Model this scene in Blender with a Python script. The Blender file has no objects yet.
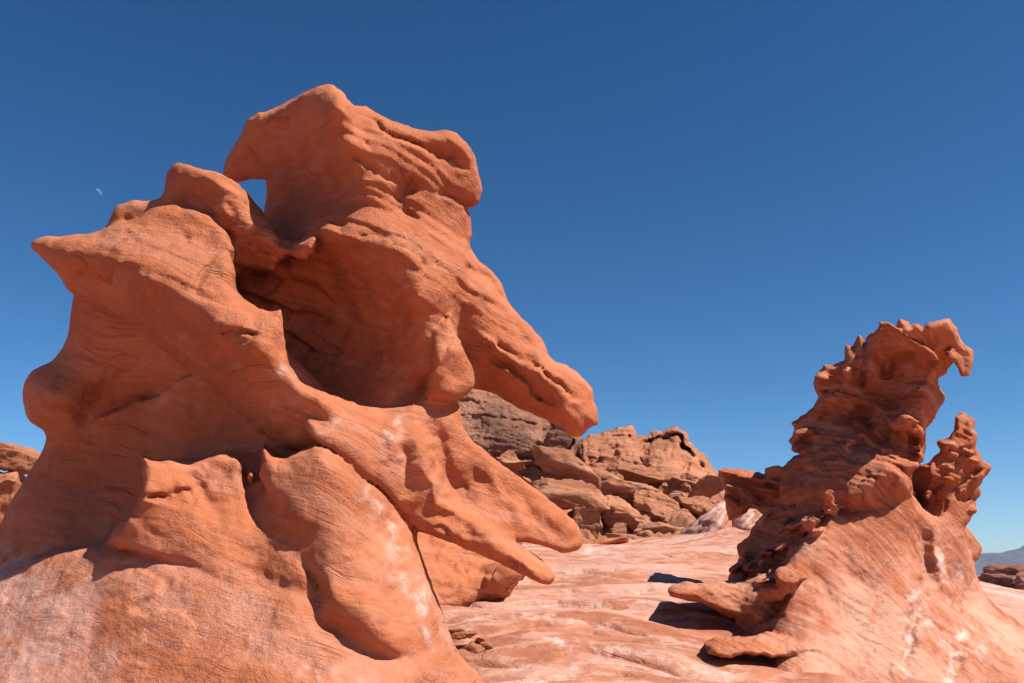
import bpy, math, random
import numpy as np
from mathutils import Vector, Matrix

# ------------------------------------------------------------------ camera, sky, sun, exposure
R = math.radians
SC = bpy.context.scene
COL = SC.collection
W, H, F = 1024.0, 683.0, 890.0
CAM_Z, PITCH = 1.5, R(14.7)
cam = bpy.data.cameras.new('camera')
cam.sensor_width = 36.0
cam.lens = F / W * 36.0
cam.clip_start, cam.clip_end = 0.05, 20000
cam_o = bpy.data.objects.new('camera', cam)
COL.objects.link(cam_o)
cam_o.location = (0, 0, CAM_Z)
cam_o.rotation_euler = (R(90) + PITCH, 0, 0)
SC.camera = cam_o

SUN_AZ, SUN_EL = R(114), R(54)
sun = bpy.data.lights.new('sun', 'SUN')
sun.energy, sun.angle, sun.color = 5.0, R(0.55), (1.0, 0.95, 0.88)
sun_o = bpy.data.objects.new('sun', sun)
COL.objects.link(sun_o)
SUN_DIR = Vector((math.sin(SUN_AZ) * math.cos(SUN_EL), math.cos(SUN_AZ) * math.cos(SUN_EL), math.sin(SUN_EL)))
sun_o.rotation_euler = SUN_DIR.to_track_quat('Z', 'Y').to_euler()

world = bpy.data.worlds.new('World')
SC.world = world
world.use_nodes = True
wn = world.node_tree.nodes
wl = world.node_tree.links
wn.clear()
sky = wn.new('ShaderNodeTexSky')
sky.sky_type = 'NISHITA'
sky.sun_disc = False
sky.sun_elevation = SUN_EL
sky.sun_rotation = SUN_AZ
sky.altitude = 900
sky.air_density, sky.dust_density, sky.ozone_density = 0.85, 0.1, 4.0
hsv = wn.new('ShaderNodeHueSaturation')
hsv.inputs['Hue'].default_value = 0.494
hsv.inputs['Saturation'].default_value = 1.15
hsv.inputs['Value'].default_value = 0.92
bg = wn.new('ShaderNodeBackground')
bg.inputs['Strength'].default_value = 0.05
out = wn.new('ShaderNodeOutputWorld')
gam = wn.new('ShaderNodeGamma')
gam.inputs['Gamma'].default_value = 1.25
wl.new(sky.outputs[0], gam.inputs['Color'])
wl.new(gam.outputs[0], hsv.inputs['Color'])
wl.new(hsv.outputs[0], bg.inputs[0])
wl.new(bg.outputs[0], out.inputs[0])

SC.view_settings.view_transform = 'Standard'
SC.view_settings.look = 'None'
SC.view_settings.exposure = 0.72
SC.view_settings.gamma = 1.0
SC.render.engine = 'CYCLES'
SC.cycles.max_bounces = 6
SC.cycles.diffuse_bounces = 3
SC.cycles.use_denoising = True

# ------------------------------------------------------------------ geometry helpers
CP, SP = math.cos(PITCH), math.sin(PITCH)


def to_world(u, v, d):
    """A direction through the lens at pixel (u, v) and a distance d along the view axis -> world point."""
    xc = (np.asarray(u, float) - W / 2) / F
    yc = (H / 2 - np.asarray(v, float)) / F
    return np.stack([d * xc, d * (CP - SP * yc), CAM_Z + d * (SP + CP * yc)], -1)


def at(u, v, d):
    return Vector(to_world(u, v, d).tolist())


_rng = np.random.RandomState(7)
PERM = np.concatenate([_rng.permutation(256)] * 3).astype(np.int32)
GRAD = _rng.normal(size=(256, 3))
GRAD /= np.linalg.norm(GRAD, axis=1)[:, None]
GRAD = GRAD.astype(np.float32)


def noise(p):
    """Gradient noise, about -0.7..0.7, for an (n, 3) array."""
    p = np.asarray(p, np.float32)
    i = np.floor(p).astype(np.int32)
    f = p - i
    i &= 255
    w = f * f * f * (f * (f * 6 - 15) + 10)
    out_ = np.zeros(len(p), np.float32)
    for dx in (0, 1):
        wx = w[:, 0] if dx else 1 - w[:, 0]
        for dy in (0, 1):
            wy = w[:, 1] if dy else 1 - w[:, 1]
            for dz in (0, 1):
                wz = w[:, 2] if dz else 1 - w[:, 2]
                h = PERM[PERM[PERM[i[:, 0] + dx] + i[:, 1] + dy] + i[:, 2] + dz]
                g = GRAD[h]
                out_ += wx * wy * wz * (g[:, 0] * (f[:, 0] - dx) + g[:, 1] * (f[:, 1] - dy) + g[:, 2] * (f[:, 2] - dz))
    return out_


def fbm(p, octaves=4, gain=0.5, lac=2.03):
    a, s = 1.0, 0.0
    p = np.asarray(p, np.float32)
    for k in range(octaves):
        s = s + a * noise(p + 17.3 * k)
        p = p * lac
        a *= gain
    return s


def ridged(p, octaves=3):
    a, s = 1.0, 0.0
    p = np.asarray(p, np.float32)
    for k in range(octaves):
        s = s + a * (1 - 2.2 * np.abs(noise(p + 9.1 * k)))
        p = p * 2.1
        a *= 0.5
    return s


def mesh_from(name, verts, faces, smooth=True):
    me = bpy.data.meshes.new(name)
    verts = np.asarray(verts, np.float32)
    faces = np.asarray(faces, np.int32)
    n = faces.shape[1]
    me.vertices.add(len(verts))
    me.vertices.foreach_set('co', verts.ravel())
    me.loops.add(faces.size)
    me.loops.foreach_set('vertex_index', faces.ravel())
    me.polygons.add(len(faces))
    me.polygons.foreach_set('loop_start', np.arange(len(faces), dtype=np.int32) * n)
    me.polygons.foreach_set('use_smooth', np.full(len(faces), smooth))
    me.update(calc_edges=True)
    me.validate()
    return me


def set_attr(me, name, vals):
    a = me.attributes.new(name, 'FLOAT', 'POINT')
    a.data.foreach_set('value', np.asarray(vals, np.float32))


def vert_normals(v, f):
    n = np.zeros_like(v)
    fn = np.cross(v[f[:, 2]] - v[f[:, 0]], v[f[:, 3 if f.shape[1] == 4 else 1]] - v[f[:, 1 if f.shape[1] == 4 else 0]])
    for k in range(f.shape[1]):
        np.add.at(n, f[:, k], fn)
    return n / np.maximum(np.linalg.norm(n, axis=1), 1e-12)[:, None]


def link(name, me, mat=None, parent=None, label=None, cat=None, group=None, kind=None):
    o = bpy.data.objects.new(name, me)
    COL.objects.link(o)
    if mat:
        me.materials.append(mat)
    if parent:
        o.parent = parent
    for k, val in (('label', label), ('category', cat), ('group', group), ('kind', kind)):
        if val:
            o[k] = val
    return o


# ------------------------------------------------------------------ carving rocks in a volume
def chaikin(p, n=1):
    p = np.asarray(p, float)
    for _ in range(n):
        q = np.roll(p, -1, 0)
        p = np.stack([p * .78 + q * .22, p * .22 + q * .78], 1).reshape(-1, 2)
    return p


def poly_dist(poly, U, V):
    """Signed distance to a closed outline, positive inside."""
    d2 = np.full(U.shape, 1e12)
    ins = np.zeros(U.shape, bool)
    n = len(poly)
    for i in range(n):
        ax, ay = poly[i]
        bx, by = poly[(i + 1) % n]
        ex, ey = bx - ax, by - ay
        t = np.clip(((U - ax) * ex + (V - ay) * ey) / (ex * ex + ey * ey + 1e-9), 0, 1)
        d2 = np.minimum(d2, (U - ax - t * ex) ** 2 + (V - ay - t * ey) ** 2)
        c = ((ay > V) != (by > V)) & (U < (bx - ax) * (V - ay) / (by - ay + 1e-12) + ax)
        ins ^= c
    return np.where(ins, 1, -1) * np.sqrt(d2)


def line_dist(line, U, V):
    """Distance, side (+1 right of travel, as seen with v down) and arc fraction for an open line."""
    d2 = np.full(U.shape, 1e12)
    side = np.zeros(U.shape)
    arc = np.zeros(U.shape)
    line = np.asarray(line, float)
    seg = np.linalg.norm(np.diff(line, axis=0), axis=1)
    tot, acc = seg.sum(), 0.0
    for i in range(len(line) - 1):
        ax, ay = line[i]
        bx, by = line[i + 1]
        ex, ey = bx - ax, by - ay
        t = np.clip(((U - ax) * ex + (V - ay) * ey) / (ex * ex + ey * ey + 1e-9), 0, 1)
        q = (U - ax - t * ex) ** 2 + (V - ay - t * ey) ** 2
        m = q < d2
        d2 = np.where(m, q, d2)
        side = np.where(m, np.sign(ex * (V - ay) - ey * (U - ax)), side)
        arc = np.where(m, (acc + t * seg[i]) / tot, arc)
        acc += seg[i]
    return np.sqrt(d2), side, arc


def rbf(pts, U, V, c=10.0):
    pts = np.asarray(pts, float)
    x, y, z = pts[:, 0], pts[:, 1], pts[:, 2]
    n = len(pts)
    phi = lambda r2: -np.sqrt(r2 + c * c)
    A = np.zeros((n + 3, n + 3))
    A[:n, :n] = phi((x[:, None] - x) ** 2 + (y[:, None] - y) ** 2)
    A[:n, n], A[:n, n + 1], A[:n, n + 2] = 1, x, y
    A[n:, :n] = A[:n, n:].T
    w = np.linalg.lstsq(A, np.concatenate([z, np.zeros(3)]), rcond=None)[0]
    o = w[n] + w[n + 1] * U + w[n + 2] * V
    for k in range(n):
        o = o + w[k] * phi((U - x[k]) ** 2 + (V - y[k]) ** 2)
    return o


def smax(a, b, k):
    h = np.maximum(k - np.abs(a - b), 0) / k
    return np.maximum(a, b) + h * h * k * .25


def smin(a, b, k):
    return -smax(-a, -b, k)


def apply_strokes(D, strokes, U, V):
    for s in strokes:
        kind, line, w, amp = s[:4]
        r, side, arc = line_dist(line, U, V)
        fade = np.clip(np.minimum(arc, 1 - arc) * (s[4] if len(s) > 4 else 5) + .04, 0, 1)
        if kind == 'g':                                   # groove (amp > 0) or ridge (amp < 0)
            D = D + amp * fade * np.exp(-(r / w) ** 2)
        elif kind == 'p':                                 # round pit or boss
            D = D + amp * np.exp(-(r / w) ** 2)
        else:                                             # ledge: pushed back right of travel, dying out over w
            x = r * side
            D = D + amp * fade * np.clip(x / 2.5 + .5, 0, 1) * np.exp(-np.maximum(x, 0) / w)
    return D


class Carving:
    def __init__(self, box, step, dstep):
        u0, u1, v0, v1, d0, d1 = box
        self.us = np.arange(u0, u1 + step, step)
        self.vs = np.arange(v0, v1 + step, step)
        self.ds = np.arange(d0, d1 + dstep, dstep).astype(np.float32)
        self.f = np.full((len(self.us), len(self.vs), len(self.ds)), -.5, np.float32)
        self.lab = np.zeros(self.f.shape, np.int8)
        self.names = []
        U, V = np.meshgrid(self.us, self.vs, indexing='ij')
        q = np.stack([U.ravel() / 9, V.ravel() / 9, np.zeros(U.size)], 1)
        self.ju = fbm(q, 3).reshape(U.shape)
        self.jv = fbm(q + 50, 3).reshape(U.shape)
        self.U, self.V = U, V
        self.sil = np.full(U.shape, -1.0, np.float32)
        q2 = q * .32 + 80
        self.ku = fbm(q2, 4).reshape(U.shape) * 9 + 2.5 * self.ju
        self.kv = fbm(q2 + 40, 4).reshape(U.shape) * 9 + 2.5 * self.jv

    def layer(self, part, poly, pts, thick, rnd=.12, bulge=(.0, .1), k=.06, strokes=(), jit=2.0, c=10.0, cham=1, back=None):
        U, V = self.U + jit * self.ju, self.V + jit * self.jv
        s = poly_dist(chaikin(poly, cham), U, V)
        D = rbf(pts, U, V, c)
        if strokes:
            D = apply_strokes(D, strokes, self.U + self.ku, self.V + self.kv)
        m = s > -45
        iu = np.where(m.any(1))[0]
        iv = np.where(m.any(0))[0]
        sl = (slice(iu[0], iu[-1] + 1), slice(iv[0], iv[-1] + 1))
        s, D = s[sl], D[sl]
        sm = (s * D / F).astype(np.float32)
        self.sil[sl] = np.maximum(self.sil[sl], sm)
        B, Rr = bulge
        if B:
            e = np.clip(1 - sm / Rr, 0, 1)
            D = D + B * (1 - np.sqrt(np.maximum(1 - e * e, 0)))
        D = D.astype(np.float32)
        front = self.ds[None, None, :] - D[:, :, None]
        T = thick if back is None else thick
        rear = (D + T)[:, :, None] - self.ds[None, None, :]
        g = smin(np.clip(sm, -.4, .6)[:, :, None], np.clip(front, -.4, .6), rnd)
        g = smin(g, np.clip(rear, -.4, .6), rnd)
        del front, rear
        f = self.f[sl]
        if part not in self.names:
            self.names.append(part)
        lab = self.lab[sl]
        lab[g > f] = self.names.index(part)
        f[...] = smax(f, g, k)

    def erode(self, depth, grow=0.0):
        """Weathering in the volume: depth(points, part index) metres are eaten away near the surface."""
        self.f += np.float32(grow)
        I, J, K = np.where((self.f > -.02) & (self.f < .34))
        X = to_world(self.us[I], self.vs[J], self.ds[K]).astype(np.float32)
        self.f[I, J, K] -= (depth(X, self.lab[I, J, K], self.us[I], self.vs[J]) * np.clip(self.sil[I, J] / .16, .12, 1)).astype(np.float32)

    def mesh(self, smooth=2):
        f = self.f
        ins = f > 0
        n0 = ins[:-1, :-1, :-1].astype(np.int8)
        cnt = np.zeros_like(n0)
        for a in (0, 1):
            for b in (0, 1):
                for c in (0, 1):
                    cnt += ins[a:f.shape[0] - 1 + a, b:f.shape[1] - 1 + b, c:f.shape[2] - 1 + c]
        act = (cnt > 0) & (cnt < 8)
        del cnt, n0
        I, J, K = np.where(act)
        idx = np.full(act.shape, -1, np.int32)
        idx[I, J, K] = np.arange(len(I))
        C = {}
        for a in (0, 1):
            for b in (0, 1):
                for c in (0, 1):
                    C[a, b, c] = f[I + a, J + b, K + c]
        acc = np.zeros((len(I), 3))
        num = np.zeros(len(I))
        for ax in range(3):
            for p in (0, 1):
                for q in (0, 1):
                    c0 = [p, q]
                    c0.insert(ax, 0)
                    c1 = list(c0)
                    c1[ax] = 1
                    A, Bv = C[tuple(c0)], C[tuple(c1)]
                    x = (A > 0) != (Bv > 0)
                    t = A / np.where(x, A - Bv, 1)
                    pos = np.zeros((len(I), 3))
                    for z in range(3):
                        pos[:, z] = t if z == ax else c0[z]
                    acc[x] += pos[x]
                    num[x] += 1
        P = acc / num[:, None] + np.stack([I, J, K], 1)
        quads = []
        for ax in range(3):
            s0 = [slice(None)] * 3
            s1 = [slice(None)] * 3
            s0[ax], s1[ax] = slice(0, -1), slice(1, None)
            ch = ins[tuple(s0)] != ins[tuple(s1)]
            e = np.stack(np.where(ch), 1)
            o1, o2 = [z for z in range(3) if z != ax]
            ok = (e[:, o1] > 0) & (e[:, o2] > 0) & (e[:, o1] < f.shape[o1] - 1) & (e[:, o2] < f.shape[o2] - 1)
            e = e[ok]
            flip = ins[tuple(e.T)]
            qs = []
            for da, db in ((0, 0), (1, 0), (1, 1), (0, 1)):
                w = e.copy()
                w[:, o1] -= da
                w[:, o2] -= db
                qs.append(idx[tuple(w.T)])
            q = np.stack(qs, 1)
            if ax == 1:
                flip = ~flip
            q[~flip] = q[~flip][:, ::-1]
            quads.append(q)
        Q = np.concatenate(quads)
        Q = Q[(Q >= 0).all(1)]
        # keep only real pieces, not crumbs left floating by the erosion
        comp = np.arange(len(P))
        while True:
            old = comp.copy()
            for a in range(4):
                i, j = Q[:, a], Q[:, (a + 1) % 4]
                m_ = np.minimum(comp[i], comp[j])
                np.minimum.at(comp, i, m_)
                np.minimum.at(comp, j, m_)
            comp = comp[comp]
            if (comp == old).all():
                break
        cn = np.bincount(comp, minlength=len(P))
        big = cn > .12 * cn.max()
        Q = Q[big[comp[Q[:, 0]]]]
        keep, inv = np.unique(Q, return_inverse=True)
        P, Q, I, J, K = P[keep], inv.reshape(Q.shape), I[keep], J[keep], K[keep]
        for _ in range(smooth):
            s = np.zeros_like(P)
            n = np.zeros(len(P))
            for a in range(4):
                i, j = Q[:, a], Q[:, (a + 1) % 4]
                for z in range(3):
                    s[:, z] += np.bincount(i, P[j, z], len(P)) + np.bincount(j, P[i, z], len(P))
                n += np.bincount(i, minlength=len(P)) + np.bincount(j, minlength=len(P))
            P = P * .65 + .35 * s / np.maximum(n, 1)[:, None]
        du = self.us[1] - self.us[0]
        u = self.us[0] + P[:, 0] * du
        v = self.vs[0] + P[:, 1] * du
        d = self.ds[0] + P[:, 2] * (self.ds[1] - self.ds[0])
        X = to_world(u, v, d)
        # normals point outwards: the enclosed volume must come out positive
        ctr = X.mean(0)
        fn = np.cross(X[Q[:, 2]] - X[Q[:, 0]], X[Q[:, 3]] - X[Q[:, 1]])
        if ((X[Q].mean(1) - ctr) * fn).sum() < 0:
            Q = Q[:, ::-1]
        lab = self.lab[np.clip(I + 1, 0, f.shape[0] - 1), np.clip(J + 1, 0, f.shape[1] - 1), np.clip(K + 1, 0, f.shape[2] - 1)]
        lab0 = self.lab[I, J, K]
        inn = ins[I, J, K]
        lab = np.where(inn, lab0, lab)
        return X, Q, u, v, d, lab


def terrace(X, amp, freq, steps, seed=0.0):
    """Spalled plates: the face drops in small crisp ledges along wandering lines."""
    t = fbm(X * freq + 31.7 + seed, 4) * steps + 40
    fr = t - np.floor(t)
    e = np.clip((fr - .82) / .18, 0, 1)
    e = e * e * (3 - 2 * e)
    m = np.clip(fbm(X * .9 + 5 + seed, 2) * 2.2 + .4, 0, 1)
    return amp * (fr - e) * m


def beds(X, n, freq, wander=.5, seed=0.0):
    """Bedding: 0..1 within each bed, cut back evenly and then stepping out sharply at the next bed."""
    n = np.asarray(n, np.float32) / np.linalg.norm(n)
    t = (X @ n) * freq + wander * fbm(X * .7 + seed, 3) * freq * .3 + .35 * fbm(np.stack([X[:, 0] * 2.2, X[:, 1] * 2.2, X @ n * 1.5], 1) + seed, 3)
    t = t + .33 * np.sin(t * 2.1) + 50
    fr = t - np.floor(t)
    w = .35 + .65 * (np.sin(np.floor(t) * 12.9898) * 43758.5453 % 1.0)
    return np.where(fr < .86, fr / .86, (1 - fr) / .14) * w


def vnorm(X, Q):
    fn = np.cross(X[Q[:, 2]] - X[Q[:, 0]], X[Q[:, 3]] - X[Q[:, 1]])
    n = np.zeros_like(X)
    for a in range(4):
        for z in range(3):
            n[:, z] += np.bincount(Q[:, a], fn[:, z], len(X))
    return n / np.maximum(np.linalg.norm(n, axis=1), 1e-12)[:, None]


def split_parts(root_name, X, Q, lab, names, mat, attrs, label, cat):
    """One Empty at the base, one child mesh per named part; normals are shared over the joins."""
    N = vnorm(X, Q)
    base = X[np.argmin(X[:, 2])]
    root = bpy.data.objects.new(root_name, None)
    COL.objects.link(root)
    cen = (X.min(0) + X.max(0)) / 2
    loc = np.array([cen[0], cen[1], X[:, 2].min()])
    root.location = loc
    root.empty_display_size = .3
    root['label'], root['category'] = label, cat
    one = np.eye(len(names))[lab]

    def spread(o_):
        r_ = o_.copy()
        for a in range(4):
            for z in range(len(names)):
                r_[:, z] += np.bincount(Q[:, a], o_[Q[:, (a + 1) % 4], z], len(X))
        return r_

    for _ in range(8):                                      # smooth the part borders
        one = spread(one)
        one /= one.sum(1)[:, None]
    for _ in range(4):
        fl = one[Q].sum(1).argmax(1)
        # stray islands of a part go to whichever part surrounds them
        comp = np.arange(len(Q))
        e = np.concatenate([np.sort(np.stack([Q[:, a], Q[:, (a + 1) % 4]], 1), 1) for a in range(4)])
        key = e[:, 0].astype(np.int64) * len(X) + e[:, 1]
        od = np.argsort(key, kind='stable')
        fa = np.tile(np.arange(len(Q)), 4)[od]
        same = key[od][1:] == key[od][:-1]
        f0, f1 = fa[:-1][same], fa[1:][same]
        kk = fl[f0] == fl[f1]
        g0, g1 = f0[kk], f1[kk]
        while True:
            old = comp.copy()
            m_ = np.minimum(comp[g0], comp[g1])
            np.minimum.at(comp, g0, m_)
            np.minimum.at(comp, g1, m_)
            comp = comp[comp]
            if (comp == old).all():
                break
        cn = np.bincount(comp, minlength=len(Q))
        top = np.zeros(len(names))
        np.maximum.at(top, fl, cn[comp])
        bad = cn[comp] < .35 * top[fl]
        if not bad.any():
            break
        b_ = np.unique(Q[bad])
        near = np.zeros(len(X), bool)
        near[b_] = True
        Qb = Q[near[Q].any(1)]
        one[b_] *= .02
        for _ in range(40):
            sub = one.copy()
            for a in range(4):
                for z in range(len(names)):
                    sub[:, z] += np.bincount(Qb[:, a], one[Qb[:, (a + 1) % 4], z], len(X)) + np.bincount(Qb[:, (a + 1) % 4], one[Qb[:, a], z], len(X))
            one[b_] = sub[b_]
        one = one / np.maximum(one.sum(1), 1e-9)[:, None]
    fl = one[Q].sum(1).argmax(1)
    for i, nm in enumerate(names):
        q = Q[fl == i]
        if not len(q):
            continue
        used, inv = np.unique(q, return_inverse=True)
        me = mesh_from(nm, X[used] - loc, inv.reshape(q.shape))
        for an, av in attrs.items():
            set_attr(me, an, av[used])
        if len(me.vertices) == len(used):
            me.normals_split_custom_set_from_vertices(N[used].tolist())
        link(nm, me, mat, root)
    return root


def paint(strokes, u, v):
    """Stains: value 0..1 on the surface from soft strokes."""
    o = np.zeros(len(u))
    q = np.stack([u / 26, v / 26, np.zeros(len(u))], 1)
    u, v = u + 9 * fbm(q, 4), v + 9 * fbm(q + 33, 4)
    br = np.clip(.55 + 1.5 * fbm(q * 1.7 + 71, 3), 0, 1)
    for line, w, a in strokes:
        r, _, _ = line_dist(line if len(line) > 1 else [line[0], (line[0][0] + .1, line[0][1])], u, v)
        o = np.maximum(o, a * br * np.exp(-(r / (w * 1.5)) ** 2))
    return o


# ------------------------------------------------------------------ materials
def sandstone(name, base, pale, dark, strata=(0.1, 0.25, 1.0), band=.35, salt=True, bump=.5, scale=1.0, varnish=0.0, pits=.3, patch=.4, seams=1.0, wander=.45):
    m = bpy.data.materials.new(name)
    m.use_nodes = True
    nt = m.node_tree
    N, L = nt.nodes, nt.links
    N.clear()
    o = N.new('ShaderNodeOutputMaterial')
    b = N.new('ShaderNodeBsdfPrincipled')
    b.inputs['Roughness'].default_value = .93
    b.inputs['Specular IOR Level'].default_value = .18
    L.new(b.outputs[0], o.inputs[0])
    geo = N.new('ShaderNodeNewGeometry')
    pos = geo.outputs['Position']

    def math_(op, a, c=None, clamp=False):
        n = N.new('ShaderNodeMath')
        n.operation = op
        n.use_clamp = clamp
        for i, x in enumerate((a, c)):
            if x is None:
                continue
            if isinstance(x, (int, float)):
                n.inputs[i].default_value = x
            else:
                L.new(x, n.inputs[i])
        return n.outputs[0]

    def noise_(sc, det=4, rough=.55, vec=None, dist=0.0):
        n = N.new('ShaderNodeTexNoise')
        n.inputs['Scale'].default_value = sc * scale
        n.inputs['Detail'].default_value = det
        n.inputs['Roughness'].default_value = rough
        n.inputs['Distortion'].default_value = dist
        L.new(vec or pos, n.inputs['Vector'])
        return n.outputs[0]

    def ramp(x, lo, hi):
        n = N.new('ShaderNodeMapRange')
        n.interpolation_type = 'SMOOTHSTEP'
        L.new(x, n.inputs[0])
        n.inputs[1].default_value, n.inputs[2].default_value = lo, hi
        return n.outputs[0]

    def mix(fac, a, c, mode='MIX'):
        n = N.new('ShaderNodeMix')
        n.data_type = 'RGBA'
        n.blend_type = mode
        if isinstance(fac, (int, float)):
            n.inputs[0].default_value = fac
        else:
            L.new(fac, n.inputs[0])
        for i, x in ((6, a), (7, c)):
            if isinstance(x, tuple):
                n.inputs[i].default_value = (*x, 1)
            else:
                L.new(x, n.inputs[i])
        return n.outputs[2]

    # bedding: position along the bedding normal, warped, as noise stretched along the beds
    sx = Vector(strata).normalized()
    dot = N.new('ShaderNodeVectorMath')
    dot.operation = 'DOT_PRODUCT'
    L.new(pos, dot.inputs[0])
    dot.inputs[1].default_value = sx
    warp = noise_(.9, 2)
    h = math_('ADD', dot.outputs['Value'], math_('MULTIPLY', warp, wander / scale))
    comb = N.new('ShaderNodeCombineXYZ')
    sep = N.new('ShaderNodeSeparateXYZ')
    L.new(pos, sep.inputs[0])
    L.new(math_('MULTIPLY', sep.outputs[0], .18), comb.inputs[0])
    L.new(math_('MULTIPLY', sep.outputs[1], .18), comb.inputs[1])
    L.new(math_('MULTIPLY', h, 3.2), comb.inputs[2])
    beds = noise_(2.6, 5, .6, comb.outputs[0])
    fine_beds = noise_(11, 3, .6, comb.outputs[0])

    big = noise_(.7, 4, .6)
    mid = noise_(3.5, 5, .6, dist=.4)
    col = mix(math_('MULTIPLY', ramp(big, .35, .7), .6), base, tuple(x * y for x, y in zip(base, (.86, .8, .78))))
    col = mix(math_('MULTIPLY', ramp(beds, .48, .62), band), col, pale)
    col = mix(math_('MULTIPLY', ramp(beds, .5, .36), band * .9), col, dark)
    col = mix(math_('MULTIPLY', ramp(fine_beds, .53, .64), band * .7), col, pale)
    col = mix(math_('MULTIPLY', ramp(fine_beds, .47, .36), band * .7), col, dark)
    col = mix(math_('MULTIPLY', ramp(mid, .52, .72), patch * .5), col, tuple(min(1, x * 1.1 + .03) for x in base))
    col = mix(math_('MULTIPLY', ramp(mid, .48, .3), patch * .6), col, dark)
    if varnish:
        va = ramp(noise_(1.3, 6, .65, dist=.6), .42, .62)
        col = mix(math_('MULTIPLY', va, varnish), col, dark)
    if salt:
        at_ = N.new('ShaderNodeAttribute')
        at_.attribute_name = 'salt'
        sn = noise_(3.0, 7, .62, dist=.5)
        sf = math_('MULTIPLY', at_.outputs['Fac'], ramp(math_('ADD', sn, math_('MULTIPLY', at_.outputs['Fac'], .22)), .46, .72), True)
        col = mix(sf, col, pale)
        wa = N.new('ShaderNodeAttribute')
        wa.attribute_name = 'white'
        wf = math_('MULTIPLY', wa.outputs['Fac'], ramp(math_('ADD', noise_(11, 10, .75, dist=.3), math_('MULTIPLY', wa.outputs['Fac'], .22)), .54, .66), True)
        col = mix(math_('MULTIPLY', wf, .7), col, (.70, .53, .45))
    grain = noise_(60, 5, .75)
    col = mix(math_('MULTIPLY', ramp(grain, .42, .66), .34), col, tuple(x * .62 for x in base))
    L.new(col, b.inputs['Base Color'])

    line = N.new('ShaderNodeMath')
    line.operation = 'ABSOLUTE'
    L.new(math_('SUBTRACT', noise_(1.5, 5, .55, comb.outputs[0], .6), .5), line.inputs[0])
    seam = math_('MULTIPLY', ramp(line.outputs[0], .010, .0), ramp(noise_(1.9, 2), .5, .6))
    line2 = N.new('ShaderNodeMath')
    line2.operation = 'ABSOLUTE'
    L.new(math_('SUBTRACT', noise_(1.6, 6, .6, None, .8), .5), line2.inputs[0])
    seam = math_('MAXIMUM', seam, math_('MULTIPLY', .4, math_('MULTIPLY', ramp(line2.outputs[0], .007, .0), ramp(noise_(1.2, 2), .54, .6))))
    n1 = noise_(14, 8, .62)
    n2 = noise_(55, 6, .7)
    ht = math_('ADD', math_('MULTIPLY', n1, .022 / scale), math_('MULTIPLY', n2, .014 / scale))
    ht = math_('ADD', ht, math_('MULTIPLY', beds, .018 / scale))
    ht = math_('ADD', ht, math_('MULTIPLY', fine_beds, .010 / scale))
    pit = ramp(noise_(26, 3, .5), .36, .26)
    ht = math_('SUBTRACT', ht, math_('MULTIPLY', pit, .02 * pits / scale))
    ht = math_('SUBTRACT', ht, math_('MULTIPLY', seam, .018 * seams / scale))
    ht = math_('MULTIPLY', ht, math_('ADD', .45, math_('MULTIPLY', ramp(noise_(1.1, 4, .6), .38, .62), 1.0)))
    bm = N.new('ShaderNodeBump')
    bm.inputs['Strength'].default_value = bump
    bm.inputs['Distance'].default_value = 1.0
    L.new(ht, bm.inputs['Height'])
    L.new(bm.outputs[0], b.inputs['Normal'])
    return m


ORANGE = (.455, .150, .066)
PALE = (.56, .30, .22)
DEEP = (.31, .088, .038)
M_LEFT = sandstone('orange_sandstone', ORANGE, PALE, DEEP, (.30, .1, 1.0), band=.2, bump=.8, varnish=.22, patch=.8)
M_RIGHT = sandstone('red_sandstone', (.405, .124, .053), (.58, .30, .205), (.23, .066, .03), (.62, .1, .75), band=.4, bump=.8, pits=.8)
M_GROUND = sandstone('pink_slickrock', (.43, .165, .09), (.54, .30, .225), (.30, .10, .055), (.07, -.42, 1.0), band=.9, bump=.8, wander=.12, patch=.15)
M_BOULD = sandstone('weathered_sandstone', (.42, .165, .082), (.48, .24, .145), (.17, .065, .036), (.1, .1, 1.0), band=.5, salt=False, bump=.7, scale=.45, pits=1.0, varnish=.35)
M_DARK = sandstone('varnished_sandstone', (.28, .12, .07), (.36, .2, .14), (.12, .055, .035), (.2, .1, 1.0), band=.4, salt=False, bump=.9, scale=.5, pits=1.5, varnish=.85, patch=.2)
M_STRIPE = sandstone('striped_sandstone', (.44, .19, .12), (.58, .38, .32), (.27, .10, .065), (-.75, .1, .65), band=1.0, salt=False, bump=.4, scale=.9)

# ------------------------------------------------------------------ ground
GP = [  # where the rock floor passes, seen through the lens: pixel, distance
    (430, 683, 8.0), (600, 683, 7.9), (800, 683, 8.4), (1024, 690, 9.5), (460, 620, 9.8), (600, 620, 10.0),
    (560, 576, 13), (700, 602, 11.4), (640, 645, 9.2), (700, 640, 9.6), (590, 549, 17.5), (655, 543, 18.5), (753, 527, 19),
    (700, 562, 14.5), (745, 560, 15), (480, 590, 12), (420, 560, 14), (980, 640, 13), (1010, 612, 26), (985, 606, 24)]


def ground_points():
    g = np.array(GP, float)
    P = to_world(g[:, 0], g[:, 1], g[:, 2])
    extra = [(0, 0, 0), (-3, 1, .1), (3, 1, .0), (-7, 4, .4), (-8, 12, 1.2), (-6, 18, 1.9), (8, 4, .3), (14, 10, .3), (16, 20, .4),
             (12, 30, .5), (0, -8, .1), (-10, -6, .2), (10, -6, 0), (-12, 24, 1.6), (2, 24, 2.2), (6, 25, 1.9), (-2, 30, 2.2)]
    return np.concatenate([P, np.array(extra, float)])


GPT = ground_points()


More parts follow.
